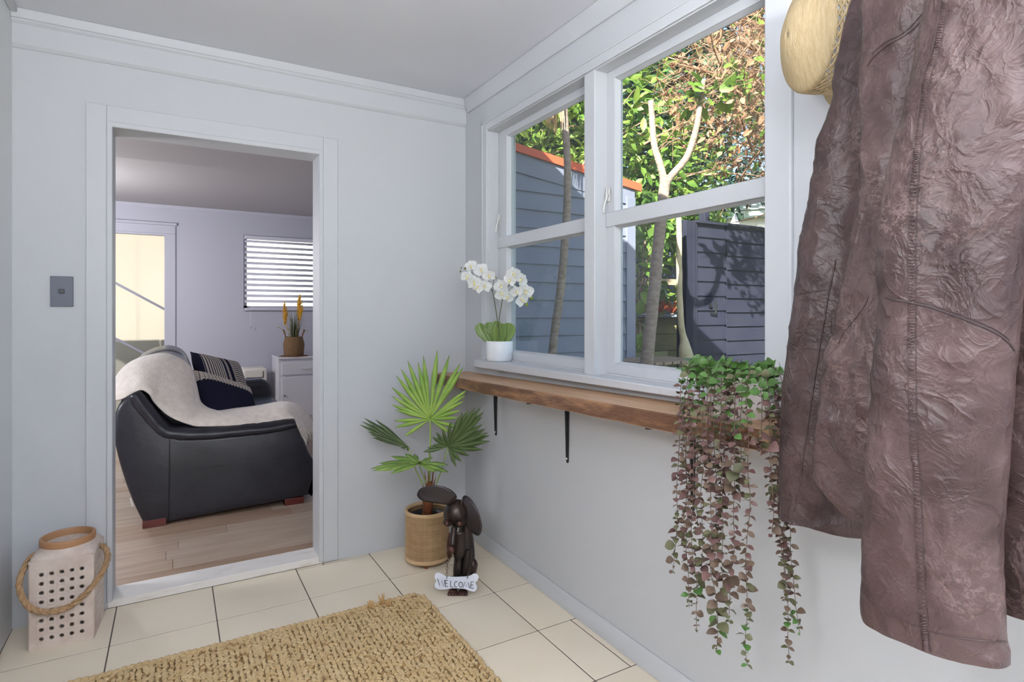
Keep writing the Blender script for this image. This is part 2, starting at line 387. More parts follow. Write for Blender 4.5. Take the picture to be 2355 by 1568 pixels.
for y in (2.546, 1.935, 1.272):
    zt = shelf_z(y) - .053
    b = MB(); b.prism([(XR - .001, y - .011, zt), (XR - .001, y + .011, zt), (XR - .001, y + .0065, .612), (XR - .001, y + .003, .604), (XR - .001, y - .003, .604), (XR - .001, y - .0065, .612)], (-.006, 0, 0))
    b.prism([(XR - .006, y - .003, zt), (XR - .018, y - .002, zt), (XR - .011, y - .002, .63), (XR - .006, y - .002, .615)], (0, .005, 0))
    b.prism([(XR - .001, y - .011, zt), (XR - .001, y + .011, zt), (1.205, y + .009, zt), (1.197, y + .004, zt), (1.197, y - .004, zt), (1.205, y - .009, zt)], (0, 0, -.005))
    br = b.build('bracket', metal_dark, sh, bevel=.0012)
    MB().ball((XR - .008, y, .622), .004, .005, .005, 8, 6).build('screw', white_metal, br, smooth=True)

# ------------------------------------------------------------------ potted orchid on the sill
OC = Vector((1.402, 2.525, .9775))
orc = thing('potted_orchid', 'white orchid with green paddle leaves in white pot on window sill', 'orchid', OC)
pot_m = mat('white_ceramic', (0.74, 0.77, 0.80), 0.35)
MB().lathe([(.0, 0), (.056, 0), (.062, .004), (.0655, .016), (.0665, .05), (.066, .098), (.0645, .1005), (.061, .0985), (.0605, .088), (.0, .086)], OC, 40).build('pot', pot_m, orc, smooth=True, auto=50)
moss_m = mat('dark_moss', (.05, .06, .025), .9, bump=.6, bscale=70)
MB().ball(OC + Vector((0, 0, .083)), .058, .058, .012, 20, 6).build('moss', moss_m, orc, smooth=True)
oleaf = mat('orchid_leaf', (.115, .19, .045), .32, col2=(.19, .28, .075), nscale=14, stretch=(1, 1, .4), spec=.4)
omid = mat('orchid_leaf_rib', (.33, .40, .16), .4)
def paddle(path, width, curl, up, nl=14, nw=7):
    P = spline(path, nl); rows = []
    for i, p in enumerate(P):
        f = i / (nl - 1); d = (P[min(i + 1, nl - 1)] - P[max(i - 1, 0)]).normalized()
        sd_ = d.cross(Vector(up)).normalized(); nn = sd_.cross(d)
        wd = width * (sin(pi * min(1, f * .93 + .07)) ** .6) * (1 if f < .6 else 1 - .15 * (f - .6))
        rows.append([p + sd_ * (wd * q) + nn * (curl * wd * abs(q) * 1.0) for q in [(-1 + 2 * k / (nw - 1)) for k in range(nw)]])
    return rows
R_ = Vector((_c, -_s, 0)); F_ = Vector((_s, _c, 0)); Z_ = Vector((0, 0, 1))     # sideways / away / up as seen from the room's middle
for (a0, a1, reach, h, wd) in ((-.9, -1.4, .075, .145, .027), (-.55, -.9, .055, .155, .030), (-.15, .1, .035, .150, .034), (.15, .75, .07, .150, .036), (.6, .55, .03, .140, .030), (-.3, -.5, .02, .162, .03)):
    base = OC + R_ * (.030 * a0) + Z_ * .085 - F_ * .012 * (1 if wd > .031 else -1)
    tip = OC + R_ * (reach * a1) + Z_ * (.085 + h * .70) - F_ * (.025 if wd > .031 else -.02)
    mid = (base + tip) / 2 + R_ * (.018 * a1) + Z_ * .012
    rows = paddle([base, (base * 2 + mid) / 3 + Z_ * .004, mid, tip - (tip - mid) * .25, tip], wd, .35, -F_ if abs(a1) < 2 else Z_)
    lf = MB().grid(rows).build('leaf', oleaf, orc, smooth=True, solid=.0016)
    MB().tube([r[3] - F_ * .0015 for r in rows[:-1]], [.0012] * (len(rows) - 1), 5).build('midrib', omid, lf, smooth=True)
stem_m = mat('orchid_stem', (.10, .105, .045), .5)
OT = 2.80
def OP(u, v, dt=0.0): return PD(u, v, OT + dt)
def stemtube(pts, r, name='stem', par=orc):
    return MB().tube(spline(pts, 5 * len(pts)), r, 6).build(name, stem_m, par, smooth=True)
st1 = stemtube([OC + Z_ * .09 + F_ * .01, OP(1144, 738, .05), OP(1136, 686), OP(1132, 670), OP(1124, 657), OP(1104, 644, -.02), OP(1087, 632, -.02), OP(1080, 631, -.02)], .0022)
stemtube([OP(1133, 672), OP(1134, 655), OP(1136, 640)], .0016, 'branch', st1)
for a, b, c_ in (((1104, 644), (1105, 636), (1101, 630)), ((1124, 657), (1127, 650), (1123, 645)), ((1112, 650), (1104, 655), (1098, 652)), ((1090, 635), (1087, 628), (1083, 625)), ((1085, 632), (1078, 637), (1086, 639))):
    stemtube([OP(*a, -.02), OP(*b, -.03), OP(*c_, -.03)], .0014, 'branch', st1)
st2 = stemtube([OC + Z_ * .09 - F_ * .005, OP(1148, 737, .02), OP(1156, 687, -.02), OP(1161, 673, -.03), OP(1171, 655, -.05), OP(1188, 655, -.03), OP(1205, 672, -.03), OP(1214, 690, -.03)], .0022)
petal_m = mat('orchid_petal', (.84, .85, .84), .5, trans=.25)
throat_m = mat('orchid_throat', (.80, .72, .38), .5)
def flower_mesh():
    mb = MB()
    def petal(ang, L, W, tilt):
        ax = Vector((cos(ang), sin(ang), 0)); sd_ = Vector((-sin(ang), cos(ang), 0)); rows = []
        for i in range(6):
            f = i / 5; wv = W * (sin(pi * (.12 + .83 * f)) ** .75); c0 = ax * (L * f) + Vector((0, 0, tilt * L * f * f + .002))
            rows.append([c0 + sd_ * (wv * q) + Vector((0, 0, .004 * (q * q))) for q in (-1, -.5, 0, .5, 1)])
        mb.grid(rows)
    for a, L, W, t in ((pi / 2, .030, .0125, -.1), (pi / 2 + 2.2, .029, .011, -.15), (pi / 2 - 2.2, .029, .011, -.15)): petal(a, L, W, t)
    for a in (.35, pi - .35): petal(a, .033, .019, .05)
    return mb
fproto = flower_mesh().build('flower', petal_m, None, smooth=True)
lipm = MB().ball((0, -.004, .006), .0055, .007, .006, 10, 6).ball((0, .006, .005), .004, .004, .005, 8, 6)
lproto = lipm.build('lip', throat_m, None, smooth=True); lproto.parent = fproto
flowers = [(1084, 613, .3), (1074, 637, -.4), (1089, 650, .1), (1107, 621, .5), (1099, 661, -.6), (1126, 634, .2), (1115, 659, -.2),
           (1183, 631, .1), (1174, 645, -.3), (1152, 658, .4), (1209, 671, -.1), (1188, 671, .3), (1166, 683, -.5), (1200, 690, .6), (1197, 643, -.8), (1153, 674, .7)]
invO = wmat(orc).inverted()
random.seed(8)
for i, (u, v, tw) in enumerate(flowers):
    p = OP(u, v, -.05 - .02 * (i % 3))
    fdir = (-F_ * 1.0 + R_ * (random.uniform(-.7, .7)) + Z_ * random.uniform(-.45, .15)).normalized()
    M = fdir.to_track_quat('Z', 'Y').to_matrix().to_4x4() @ Matrix.Rotation(tw, 4, 'Z')
    M = Matrix.Translation(p) @ M @ Matrix.Scale(1.0 + .25 * random.random(), 4)
    if i == 0: fo = fproto; lo_ = lproto
    else:
        fo = fproto.copy(); COL.objects.link(fo); lo_ = lproto.copy(); COL.objects.link(lo_); lo_.parent = fo
    fo.parent = orc; fo.matrix_basis = invO @ M
bud_m = mat('orchid_bud', (.20, .26, .03), .45); budd = mat('orchid_bud_dark', (.12, .12, .04), .5)
for u, v, r, m_ in ((1066, 631, .0062, budd), (1059, 624, .0042, budd), (1070, 617, .0048, budd), (1061, 616, .0035, budd), (1140, 639, .005, bud_m), (1222, 685, .0085, bud_m), (1211, 700, .0078, bud_m)):
    MB().ball(OP(u, v, -.05), r, r, r * 1.25, 10, 8).build('bud', m_, orc, smooth=True)

# ------------------------------------------------------------------ trailing succulent in a white pot on the shelf
TC = Vector((1.300, 1.035, shelf_z(1.035) + .0005))
tp = thing('trailing_plant', 'trailing string plant with mauve and green leaves spilling from white shelf pot', 'hanging plant', TC)
tpot_m = mat('cream_pot', (.80, .74, .70), .3)
MB().lathe([(0, 0), (.066, 0), (.070, .004), (.074, .03), (.076, .125), (.075, .129), (.071, .128), (.0705, .11), (0, .108)], TC, 40).build('pot', tpot_m, tp, smooth=True, auto=50)
soil = MB().ball(TC + Vector((0, 0, .105)), .069, .069, .018, 20, 6).build('soil', mat('potting_soil', (.035, .025, .018), .95, bump=.7, bscale=80), tp, smooth=True)
lm_green = mat('leaf_fresh_green', (.045, .115, .022), .40, col2=(.085, .165, .045), nscale=30, rnd=.25, spec=.35)
lm_olive = mat('leaf_olive', (.085, .088, .040), .46, col2=(.13, .125, .07), nscale=30, rnd=.25, spec=.3)
lm_mauve = mat('leaf_mauve', (.115, .060, .055), .46, col2=(.165, .095, .085), nscale=30, rnd=.25, spec=.3)
lm_brown = mat('leaf_taupe', (.098, .066, .046), .48, col2=(.145, .10, .072), nscale=30, rnd=.25, spec=.3)
tstem_m = mat('trailing_stem', (.13, .085, .06), .6)
def oval_leaf(kind):
    mb = MB(); rows = []; nl = 6
    for i in range(nl):
        f = i / (nl - 1); wv = (.0, .34, .46, .44, .30, .0)[i] * (1.0 if kind == 0 else .62)
        c0 = Vector((f, 0, .10 * sin(pi * f) - .12 * f * f))
        rows.append([c0 + Vector((0, wv * q, .10 * abs(q) * wv * 2)) for q in (-1, 0, 1)])
    return mb.grid(rows)
leaf_proto = {}
for kd in (0, 1):
    for m_ in (lm_green, lm_olive, lm_mauve, lm_brown):
        me = oval_leaf(kd).mesh('trailing_leaf')
        for p in me.polygons: p.use_smooth = True
        me.materials.append(m_); leaf_proto[(kd, m_.name)] = me
strands = [  # (u at the pot rim, u where it passes the shelf, u at the tip, v at the tip, x depth)
    (1600, 1562, 1548, 1318, 1.135), (1606, 1572, 1584, 1397, 1.120), (1612, 1580, 1576, 1262, 1.155), (1618, 1592, 1600, 1447, 1.110), (1628, 1604, 1606, 1215, 1.150),
    (1634, 1616, 1613, 1338, 1.125), (1642, 1627, 1647, 1493, 1.105), (1655, 1640, 1650, 1255, 1.145), (1664, 1657, 1661, 1374, 1.120), (1676, 1668, 1640, 1310, 1.140),
    (1692, 1690, 1676, 1428, 1.115), (1706, 1704, 1700, 1150, 1.150), (1722, 1719, 1717, 1527, 1.100), (1748, 1770, 1775, 1235, 1.165), (1756, 1786, 1815, 1527, 1.235),
    (1762, 1792, 1805, 1384, 1.245), (1768, 1808, 1838, 1454, 1.250), (1740, 1752, 1748, 1010, 1.160), (1680, 1682, 1684, 1020, 1.165), (1650, 1634, 1632, 1060, 1.16)]
leaves_all = []
strand_objs = []
random.seed(21)
for si, (u0, u1, u2, vt, xd) in enumerate(strands):
    ang = atan2(0, -1)
    rim = PX(u0, 838, 1.245 if 1620 < u0 < 1745 else 1.275); rim.z = TC.z + .135 + random.uniform(-.004, .012)
    c0 = TC + Vector((random.uniform(-.03, .01), (rim.y - TC.y) * .45, .115))
    over = PX((u0 + u1 * 2) / 3, 870, (xd + 1.22) / 2); over.z = TC.z + .118 + random.uniform(-.02, .01)
    pts = [c0, rim, over, PX(u1, 940, xd + .01), PX(u1, 1030, xd)]
    nseg = max(2, int((vt - 1030) / 90)) if vt > 1075 else 1
    for k in range(1, nseg + 1):
        f = k / nseg
        pts.append(PX(u1 + (u2 - u1) * f + (random.uniform(-5, 5) if k < nseg else 0), 1030 + (vt - 1030) * f, xd + random.uniform(-.008, .008)))
    L = sum((pts[i + 1] - pts[i]).length for i in range(len(pts) - 1))
    ns = max(24, int(L / .0078)); P = spline(pts, ns)
    P = [p + Vector((.004 * noise.noise(Vector((si * 5.3, p.z * 14, 1))), .0065 * noise.noise(Vector((si * 2.9, p.z * 11, 7))), 0)) * min(1, i / 12) for i, p in enumerate(P)]
    so_ = MB().tube(P, [.0011 - .0004 * i / ns for i in range(ns)], 5).build('strand', tstem_m, tp, smooth=True)
    strand_objs.append(so_)
    ph = random.uniform(0, 6)
    step = 2
    for i in range(3, ns, step):
        f = i / ns; p = P[i]; zz = p.z
        d = (P[min(i + 1, ns - 1)] - P[max(i - 1, 0)]).normalized()
        ph += pi / 2 + random.uniform(-.3, .3)
        o1 = d.orthogonal().normalized(); o2 = d.cross(o1)
        for sgn in (0, pi):
            if random.random() < (.18 if zz > 1.03 else .06): continue
            dirv = (o1 * cos(ph + sgn) + o2 * sin(ph + sgn) + d * random.uniform(-.1, .55)).normalized()
            if dirv.x > .5 and zz < .9: dirv.x *= .5; dirv.normalize()
            clump = noise.noise(Vector((si * 3.1, zz * 9, 0)))
            size = random.uniform(.0135, .022) + .011 * max(0, clump) * 2
            if zz > 1.035: size = random.uniform(.016, .028)
            if f > .95: size *= .55
            h = zz + .05 * noise.noise(Vector((si * 1.7, zz * 7, 2)))
            r = random.random()
            if zz > 1.03: m_ = lm_green if r < .85 else lm_olive
            elif zz > .93: m_ = lm_green if r < .25 else (lm_olive if r < .5 else lm_mauve)
            elif h > .70: m_ = lm_mauve if r < .55 else (lm_brown if r < .8 else lm_olive)
            elif h > .55: m_ = lm_brown if r < .5 else (lm_olive if r < .75 else lm_mauve)
            else: m_ = lm_olive if r < .5 else (lm_brown if r < .9 else lm_green)
            if si in (12,) and h < .52: m_ = lm_green if r < .5 else lm_olive
            nrm = (Vector((-.35, -.2, .85)) + Vector((random.uniform(-.55, .55), random.uniform(-.55, .55), random.uniform(-.35, .35)))).normalized()
            yy = nrm.cross(dirv)
            if yy.length < .05: yy = dirv.orthogonal()
            yy.normalize(); zv = dirv.cross(yy)
            M = Matrix((dirv, yy, zv)).transposed().to_4x4(); M.translation = p
            leaves_all.append((size, so_, M @ Matrix.Scale(size, 4), 0 if random.random() < .6 else 1, m_))
leaves_all.sort(key=lambda a: -a[0])
invT = wmat(tp).inverted()
rest = {}
for k, (size, so_, M, kd, m_) in enumerate(leaves_all):
    if k < 300:
        o = bpy.data.objects.new('leaf', leaf_proto[(kd, m_.name)]); COL.objects.link(o)
        o.parent = so_; o.matrix_basis = invT @ M
    else:
        rest.setdefault(m_.name, (MB(), m_))
        me = leaf_proto[(kd, m_.name)]; mbr = rest[m_.name][0]
        mbr.add([M @ v.co for v in me.vertices], [tuple(p.vertices) for p in me.polygons])
for nme, (mbr, m_) in rest.items():
    mbr.build('small_leaves', m_, tp, smooth=True, kind='stuff')

# ------------------------------------------------------------------ rattan planter and fan palm
PC = Vector((1.078, 2.672, 0))
pl = thing('rattan_planter', 'round woven rattan planter on small wooden feet', 'planter', PC)
cane_m = mat('cane', (.50, .335, .18), .55, col2=(.42, .265, .13), nscale=20, bump=.1)
cane_in = mat('cane_liner_dark', (.20, .115, .055), .8)  # darker solid cylinder inside the weave
rim_m = mat('rattan_rim', (.55, .385, .215), .5, col2=(.47, .31, .16), nscale=12, stretch=(1, 1, 6))
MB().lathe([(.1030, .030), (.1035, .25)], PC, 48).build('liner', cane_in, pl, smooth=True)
mb = MB()
for k in range(96):
    a = 2 * pi * k / 96; ca, sa = cos(a), sin(a); ro = .1052 + (.0008 if k % 2 else 0)
    wdt = .0011 if k % 4 else .0016
    p0 = PC + Vector((ca * ro, sa * ro, .035)); p1 = PC + Vector((ca * ro, sa * ro, .245))
    mb.obox((p0 + p1) / 2, Vector((-sa, ca, 0)) * wdt, Vector((ca, sa, 0)) * .0006, (p1 - p0) / 2)
random.seed(3)
z = .04
while z < .243:
    ro = .1056
    mb.lathe([(ro - .0008, z - .0011), (ro + .0009, z - .0011), (ro + .0009, z + .0011), (ro - .0008, z + .0011)], PC, 48)
    z += random.choice((.0055, .0065, .0075, .0045))
mb.build('cane_weave', cane_m, pl)
for zz in (.028, .250):
    MB().lathe([(.100, zz - .009), (.1075, zz - .009), (.1095, zz - .004), (.1095, zz + .004), (.1075, zz + .009), (.0985, zz + .009), (.0965, zz + .003), (.0965, zz - .006), (.100, zz - .009)], PC, 48).build('rim', rim_m, pl, smooth=True)
MB().lathe([(0, .02), (.1, .02), (.1, .03), (0, .03)], PC, 40).build('base', rim_m, pl)
foot_m = mat('reddish_wood', (.20, .07, .03), .45)
for a in (-2.02, -.5, 1.1, 2.65):
    p = PC + Vector((cos(a) * .088, sin(a) * .088, 0))
    MB().lathe([(.0, 0), (.0085, 0), (.0095, .004), (.0105, .02), (0, .02)], p, 12).build('foot', foot_m, pl, smooth=True, auto=40)

pm = thing('fan_palm', 'artificial fan palm with bright green pleated fronds standing in rattan planter', 'palm plant', PC + Vector((0, 0, .03)))
MB().lathe([(0, .032), (.072, .032), (.084, .20), (.088, .222), (.091, .226), (.088, .229), (.081, .222), (.078, .200), (0, .198)], PC, 32).build('nursery_pot', mat('black_plastic', (.012, .012, .014), .4), pm, smooth=True, auto=50)
MB().ball(PC + Vector((0, 0, .198)), .078, .078, .010, 20, 6).build('soil', MATS['potting_soil'], pm, smooth=True)
trunk_m = mat('palm_fibre', (.26, .075, .022), .7, col2=(.13, .04, .015), nscale=14, stretch=(5, 5, 1), bump=.6, bscale=60)
PT = 2.80
def PP(u, v, dt=0): return PD(u, v, PT + dt)
tb = Vector((PC.x - .004, PC.y - .004, .2)); ttop = PP(988, 1108)
mb = MB().tube([tb, tb.lerp(ttop, .5), ttop], [.028, .022, .012], 12)
for k in range(9):
    a = k * 2.4; r0 = .022; p0 = tb.lerp(ttop, .2 + .08 * k) + Vector((cos(a), sin(a), 0)) * r0 * .7
    mb.tube([p0, p0 + Vector((cos(a) * .012, sin(a) * .012, .05 + .004 * k)), p0 + Vector((cos(a) * .022, sin(a) * .022, .085 + .004 * k))], [.008, .006, .0008], 6, flat=.4)
mb.build('trunk', trunk_m, pm, smooth=True)
fr_bright = mat('frond_bright', (.30, .44, .085), .42, col2=(.20, .345, .06), nscale=9, stretch=(1, 1, 2), trans=.12, spec=.35)
fr_mid = mat('frond_mid', (.25, .38, .085), .45, col2=(.15, .26, .055), nscale=9, trans=.12, spec=.35)
fr_dark = mat('frond_dark', (.058, .095, .030), .42, col2=(.095, .145, .045), nscale=9, trans=.08, spec=.4)  # darker green copy, shade of the rear frond put into its colour
pet_m = mat('frond_stalk', (.25, .36, .075), .45)
def leaflet(mb, hub, tip, width, nrm, fold=.35, droop=0.0, n=8):
    d = tip - hub; L = d.length; dn = d.normalized(); sd_ = dn.cross(nrm).normalized(); up = sd_.cross(dn)
    rows = []
    for i in range(n + 1):
        f = i / n
        wv = width * (min(1, .16 + 1.5 * f) if f < .58 else 1 - ((f - .58) / .42) ** 1.6)
        c0 = hub + d * f - Vector((0, 0, droop * L * f * f))
        rows.append([c0 - sd_ * wv, c0 + up * (fold * wv), c0 + sd_ * wv])
    mb.grid(rows)
def frond(name, hub, tips, width, nrm, m_, stalk, droop=0.0, dts=None):
    mb = MB()
    for k, tp_ in enumerate(tips): leaflet(mb, hub, tp_, width * (tp_ - hub).length / .25 * .5 + width * .5, nrm, droop=droop)
    o = mb.build(name, m_, pm, smooth=True, solid=.0012)
    MB().tube(spline(stalk, 14), [(.0052 if tips is t1tips else .0032) - .0012 * i / 13 for i in range(14)], 8).build('stalk', pet_m, o, smooth=True)
    return o
zt4 = lambda x, y: (800 + x / 4.61, 780 + y / 4.61)
hub1 = PP(988.7, 964, -.02)
t1_ = [(950, 105), (1080, 160), (800, 170), (742, 240), (630, 220), (1195, 245), (1228, 288), (560, 310), (510, 380), (1278, 525), (1255, 585), (460, 505), (460, 600), (1240, 650), (460, 690), (500, 745), (1210, 750), (1185, 830), (485, 865), (1180, 940), (490, 935), (590, 1035), (1110, 1010)]
tips = []
for (x, y) in t1_:
    u, v = zt4(x, y); r = sqrt((u - 988) ** 2 + (v - 964) ** 2)
    tips.append(PP(u, v, -.02 - .00045 * r + (.0006 * (964 - v) if v < 964 else 0)))
t1tips = tips
frond('frond', hub1, tips, .0118, -F_, fr_bright, [ttop, PP(988, 1060), PP(990, 1000, -.01), hub1])
hub2 = PP(939, 1028, .02)
tl = [(175, 835), (125, 905), (205, 975), (260, 1040), (320, 1062), (410, 1085), (480, 1108), (555, 1150), (290, 850), (150, 870), (235, 1005), (640, 1180), (580, 1170)]
frond('frond', hub2, [PP(*zt4(x, y), .05 - .0010 * abs(x - 600) * .12 + .02 * (i % 2)) for i, (x, y) in enumerate(tl)], .014, (-F_ * .5 + Z_).normalized(), fr_dark, [PP(973, 1114), PP(958, 1085), PP(945, 1045, .01), hub2])
hub3 = PP(1030, 1027, -.03)
tr_ = [(1415, 715), (1445, 765), (1350, 725), (1280, 740), (1220, 765), (1425, 820), (1430, 900), (1460, 950), (1490, 990), (1505, 1020), (1508, 1080), (1435, 1170), (1290, 1235), (1205, 1300), (1150, 1355), (935, 985), (890, 1030), (840, 1150), (795, 1195), (900, 1120), (1000, 940), (1090, 870)]
frond('frond', hub3, [PP(*zt4(x, y), -.06 - .00010 * (x - 800) + .012 * (i % 2)) for i, (x, y) in enumerate(tr_)], .0145, (-F_ + Z_ * .3 - R_ * .4).normalized(), fr_dark, [PP(1003, 1114), PP(1014, 1085), PP(1024, 1050, -.02), hub3])
hub4 = PP(963, 1066, -.10)
tf = [(240, 1340, -.12), (265, 1368, -.14), (450, 1408, -.17), (380, 1375, -.15), (600, 1195, .0), (455, 1215, .0), (510, 1272, -.05), (330, 1290, -.08), (650, 1300, -.16), (760, 1282, -.18), (842, 1300, -.17), (935, 1392, -.18), (1075, 1392, -.14), (1062, 1312, -.10), (985, 1362, -.17), (700, 1200, .01), (900, 1240, -.02), (560, 1380, -.18)]
frond('frond', hub4, [PP(*zt4(x, y), dt) for x, y, dt in tf], .0165, (Z_ - F_ * .8).normalized(), fr_mid, [PP(981, 1112), PP(972, 1090, -.03), hub4], droop=.06)
for a, b in (((971, 1114), (952, 1076)), ((1005, 1112), (1020, 1070))):
    pass

# ------------------------------------------------------------------ sheet-metal dog with the welcome bone
DT_ = 2.55
def DL(x, y, d=0.0):          # zoom sheet coordinates (x, y) and depth offset in metres, negative = nearer
    u, v = 880 + x / 4.9, 1080 + y / 4.9
    return PD(u, v, DT_) + F_ * d
dg_base = PZ(1053, 1358, 0)
dog = thing('dog_statue', 'dark sheet-metal dog statue with big raised ears beside rattan planter', 'statue', dg_base)
iron = mat('bronzed_iron', (.018, .016, .016), .30, metal=.55, col2=(.045, .028, .022), nscale=9)
copper = mat('copper_brown', (.085, .034, .026), .36, metal=.5, col2=(.05, .022, .018), nscale=14)
ear_m = mat('ear_iron', (.042, .034, .036), .42, metal=.5)
mm = .00039 * 1.0             # metres per zoom unit at that distance
def dtube(pts, r, n=12, **k): return MB().tube(spline([DL(*p) for p in pts], 4 * len(pts)), [r_ for r_ in [interp(r, i / (4 * len(pts) - 1)) for i in range(4 * len(pts))]], n, **k)
dtube([(905, 520, .05), (920, 650, .05), (925, 800, .05), (925, 960, .045), (920, 1110, .04), (915, 1165, .04)], [(0, .018), (.25, .028), (.6, .042), (.85, .047), (1, .04)], 20).build('body', iron, dog, smooth=True)
for (x, dx) in ((855, -1), (950, 1)):
    lg = dtube([(x + 10, 900, .005), (x, 1040, -.005), (x - 12, 1180, -.012), (x - 20, 1315, -.014)], [(0, .020), (.5, .021), (.8, .016), (1, .013)], 12).build('front_leg', iron, dog, smooth=True)
    px = 800 if dx < 0 else 910
    pw = MB().ball(DL(px, 1340, -.028), .021, .024, .0125, 14, 8)
    for q in (-34, 0, 34): pw.ball(DL(px + q, 1347, -.046), .0095, .012, .0095, 10, 6)
    pw.build('paw', copper, lg, smooth=True)
for (x, y) in ((790, 1288), (985, 1292)):
    pw = MB().ball(DL(x, y, .045), .019, .026, .012, 12, 8)
    for q in (-25, 10): pw.ball(DL(x + q, y + 6, .024), .009, .011, .009, 10, 6)
    pw.build('hind_paw', copper, dog, smooth=True)
dtube([(985, 1050, .035), (1012, 1090, .03), (1005, 1200, .035), (990, 1280, .04)], [(0, .012), (.4, .022), (1, .012)], 10).build('hind_leg', iron, dog, smooth=True)
hd = MB().ball(DL(832, 487, -.005), .0565, .056, .0605, 28, 18).build('head', iron, dog, smooth=True)
for x in (745, 882):
    MB().ball(DL(x, 548, -.062), .0135, .012, .0125, 14, 10).build('eye', copper, hd, smooth=True)
    MB().lathe([(.0185, 0), (.017, .006), (.0145, .004), (.0145, 0)], DL(x, 548, -.047), 16, M=Matrix.Rotation(-YAW, 3, 'Z') @ Matrix.Rotation(pi / 2, 3, 'X')).build('eye_socket', iron, hd, smooth=True)
mz = dtube([(818, 615, -.045), (812, 690, -.066), (806, 770, -.082)], [(0, .014), (.6, .0125), (1, .011)], 12).build('muzzle', iron, dog, smooth=True)
MB().ball(DL(796, 808, -.092), .0155, .0145, .0185, 14, 10).build('nose', copper, mz, smooth=True)
def sheet(poly, dfun, th, name, m_, par, bev=.0008, sub=5):
    # outline in zoom units -> curved thin plate: concentric rings towards the centroid, two skins
    cx = sum(p[0] for p in poly) / len(poly); cy = sum(p[1] for p in poly) / len(poly)
    P = [Vector((p[0], p[1], 0)) for p in poly]; P = spline(P + [P[0]], 48)[:-1]
    rows = []
    for k in range(sub + 1):
        f = 1 - k / sub
        rows.append([DL(cx + (p.x - cx) * f, cy + (p.y - cy) * f, dfun(cx + (p.x - cx) * f, cy + (p.y - cy) * f)) for p in P])
    return MB().grid(rows, closed=True).build(name, m_, par, smooth=True, solid=th)
sheet([(740, 372), (600, 345), (470, 325), (412, 292), (400, 250), (440, 190), (540, 157), (640, 150), (740, 180), (810, 230), (842, 290), (800, 345)],
      lambda x, y: -.035 + .00000025 * (x - 640) ** 2 + .00010 * max(0, y - 250) * (x - 640) / 300, .0035, 'ear', ear_m, hd)
sheet([(890, 420), (900, 315), (940, 290), (1010, 330), (1080, 430), (1118, 550), (1122, 650), (1095, 728), (1055, 740), (1005, 690), (960, 600), (925, 500)],
      lambda x, y: -.030 + .0000006 * (y - 480) ** 2 - .00012 * (x - 1000), .0035, 'ear', ear_m, hd)
sheet([(815, 660), (870, 645), (925, 650), (944, 720), (945, 840), (925, 910), (880, 942), (840, 935), (815, 890), (800, 800)],
      lambda x, y: -.058 + .0000020 * (x - 870) ** 2 - .00003 * (y - 650), .004, 'jowl', iron, mz)
sheet([(760, 660), (800, 655), (810, 720), (805, 830), (795, 905), (770, 935), (748, 900), (745, 780)],
      lambda x, y: -.056 + .0000020 * (x - 790) ** 2 - .00003 * (y - 650), .004, 'jowl', copper, mz)
dtube([(735, 372, -.02), (790, 335, -.03), (838, 285, -.034)], [(0, .004), (.5, .006), (1, .003)], 8).build('ear_roll', iron, hd, smooth=True)
dtube([(893, 425, -.03), (896, 360, -.035), (908, 300, -.032)], [(0, .003), (.5, .006), (1, .003)], 8).build('ear_roll', iron, hd, smooth=True)

sg = thing('welcome_sign', 'white bone-shaped welcome sign hanging from chain on metal dog', 'sign', DL(850, 1260, -.075))
bone = [(610, 1130), (616, 1092), (642, 1073), (682, 1082), (740, 1112), (850, 1121), (980, 1112), (1038, 1086), (1072, 1090), (1092, 1115), (1085, 1152), (1056, 1185), (1075, 1222), (1070, 1260), (1040, 1281), (1000, 1274), (930, 1250), (800, 1244), (720, 1257), (652, 1255), (617, 1232), (615, 1195), (630, 1163)]
bp_ = spline([Vector((x, y, 0)) for x, y in bone] + [Vector((610, 1130, 0))], 70)[:-1]
MB().prism([DL(p.x, p.y, -.075) for p in bp_], F_ * .003).build('plate', mat('sign_white', (.72, .76, .86), .35), sg)
ink = mat('sign_ink', (.012, .012, .02), .6)
letters = [[[(645, 1138), (668, 1216), (690, 1152), (707, 1222), (722, 1152)]], [[(755, 1156), (727, 1154), (729, 1222), (756, 1224)], [(728, 1187), (750, 1188)]],
           [[(786, 1160), (785, 1225), (817, 1226)]], [[(860, 1172), (846, 1166), (830, 1180), (826, 1204), (834, 1226), (858, 1228)]],
           [[(893, 1172), (878, 1186), (877, 1210), (890, 1230), (908, 1226), (918, 1206), (914, 1182), (893, 1172)]],
           [[(924, 1234), (944, 1168), (958, 1228), (977, 1172), (993, 1240)]], [[(1042, 1172), (1010, 1170), (1005, 1240), (1038, 1242)], [(1008, 1205), (1034, 1206)]]]
for L_ in letters:
    mb = MB()
    for st_ in L_: mb.tube([DL(x, y + 2, -.0758) for x, y in st_], .0014, 6)
    mb.build('letter', ink, sg)
def chain(a, b, n, par):
    for k in range(n):
        c0 = Vector(a).lerp(Vector(b), (k + .5) / n); L_ = (Vector(b) - Vector(a)).length / n * .72; dn = (Vector(b) - Vector(a)).normalized()
        sd_ = R_ if k % 2 else F_
        ring = [c0 + dn * (cos(t) * L_) + sd_ * (sin(t) * L_ * .55) for t in [2 * pi * q / 10 for q in range(11)]]
        MB().tube(ring, .0008, 5, cap=False).build('chain_link', copper, par)
chain(DL(748, 930, -.056), DL(742, 1112, -.074), 6, sg)
chain(DL(985, 1040, -.02), DL(970, 1118, -.074), 4, sg)
for x in (742, 968):
    MB().tube(spline([DL(x, 1105, -.0765), DL(x + 8, 1122, -.080), DL(x - 4, 1138, -.0765)], 8), .0012, 6).build('hook', iron, sg)

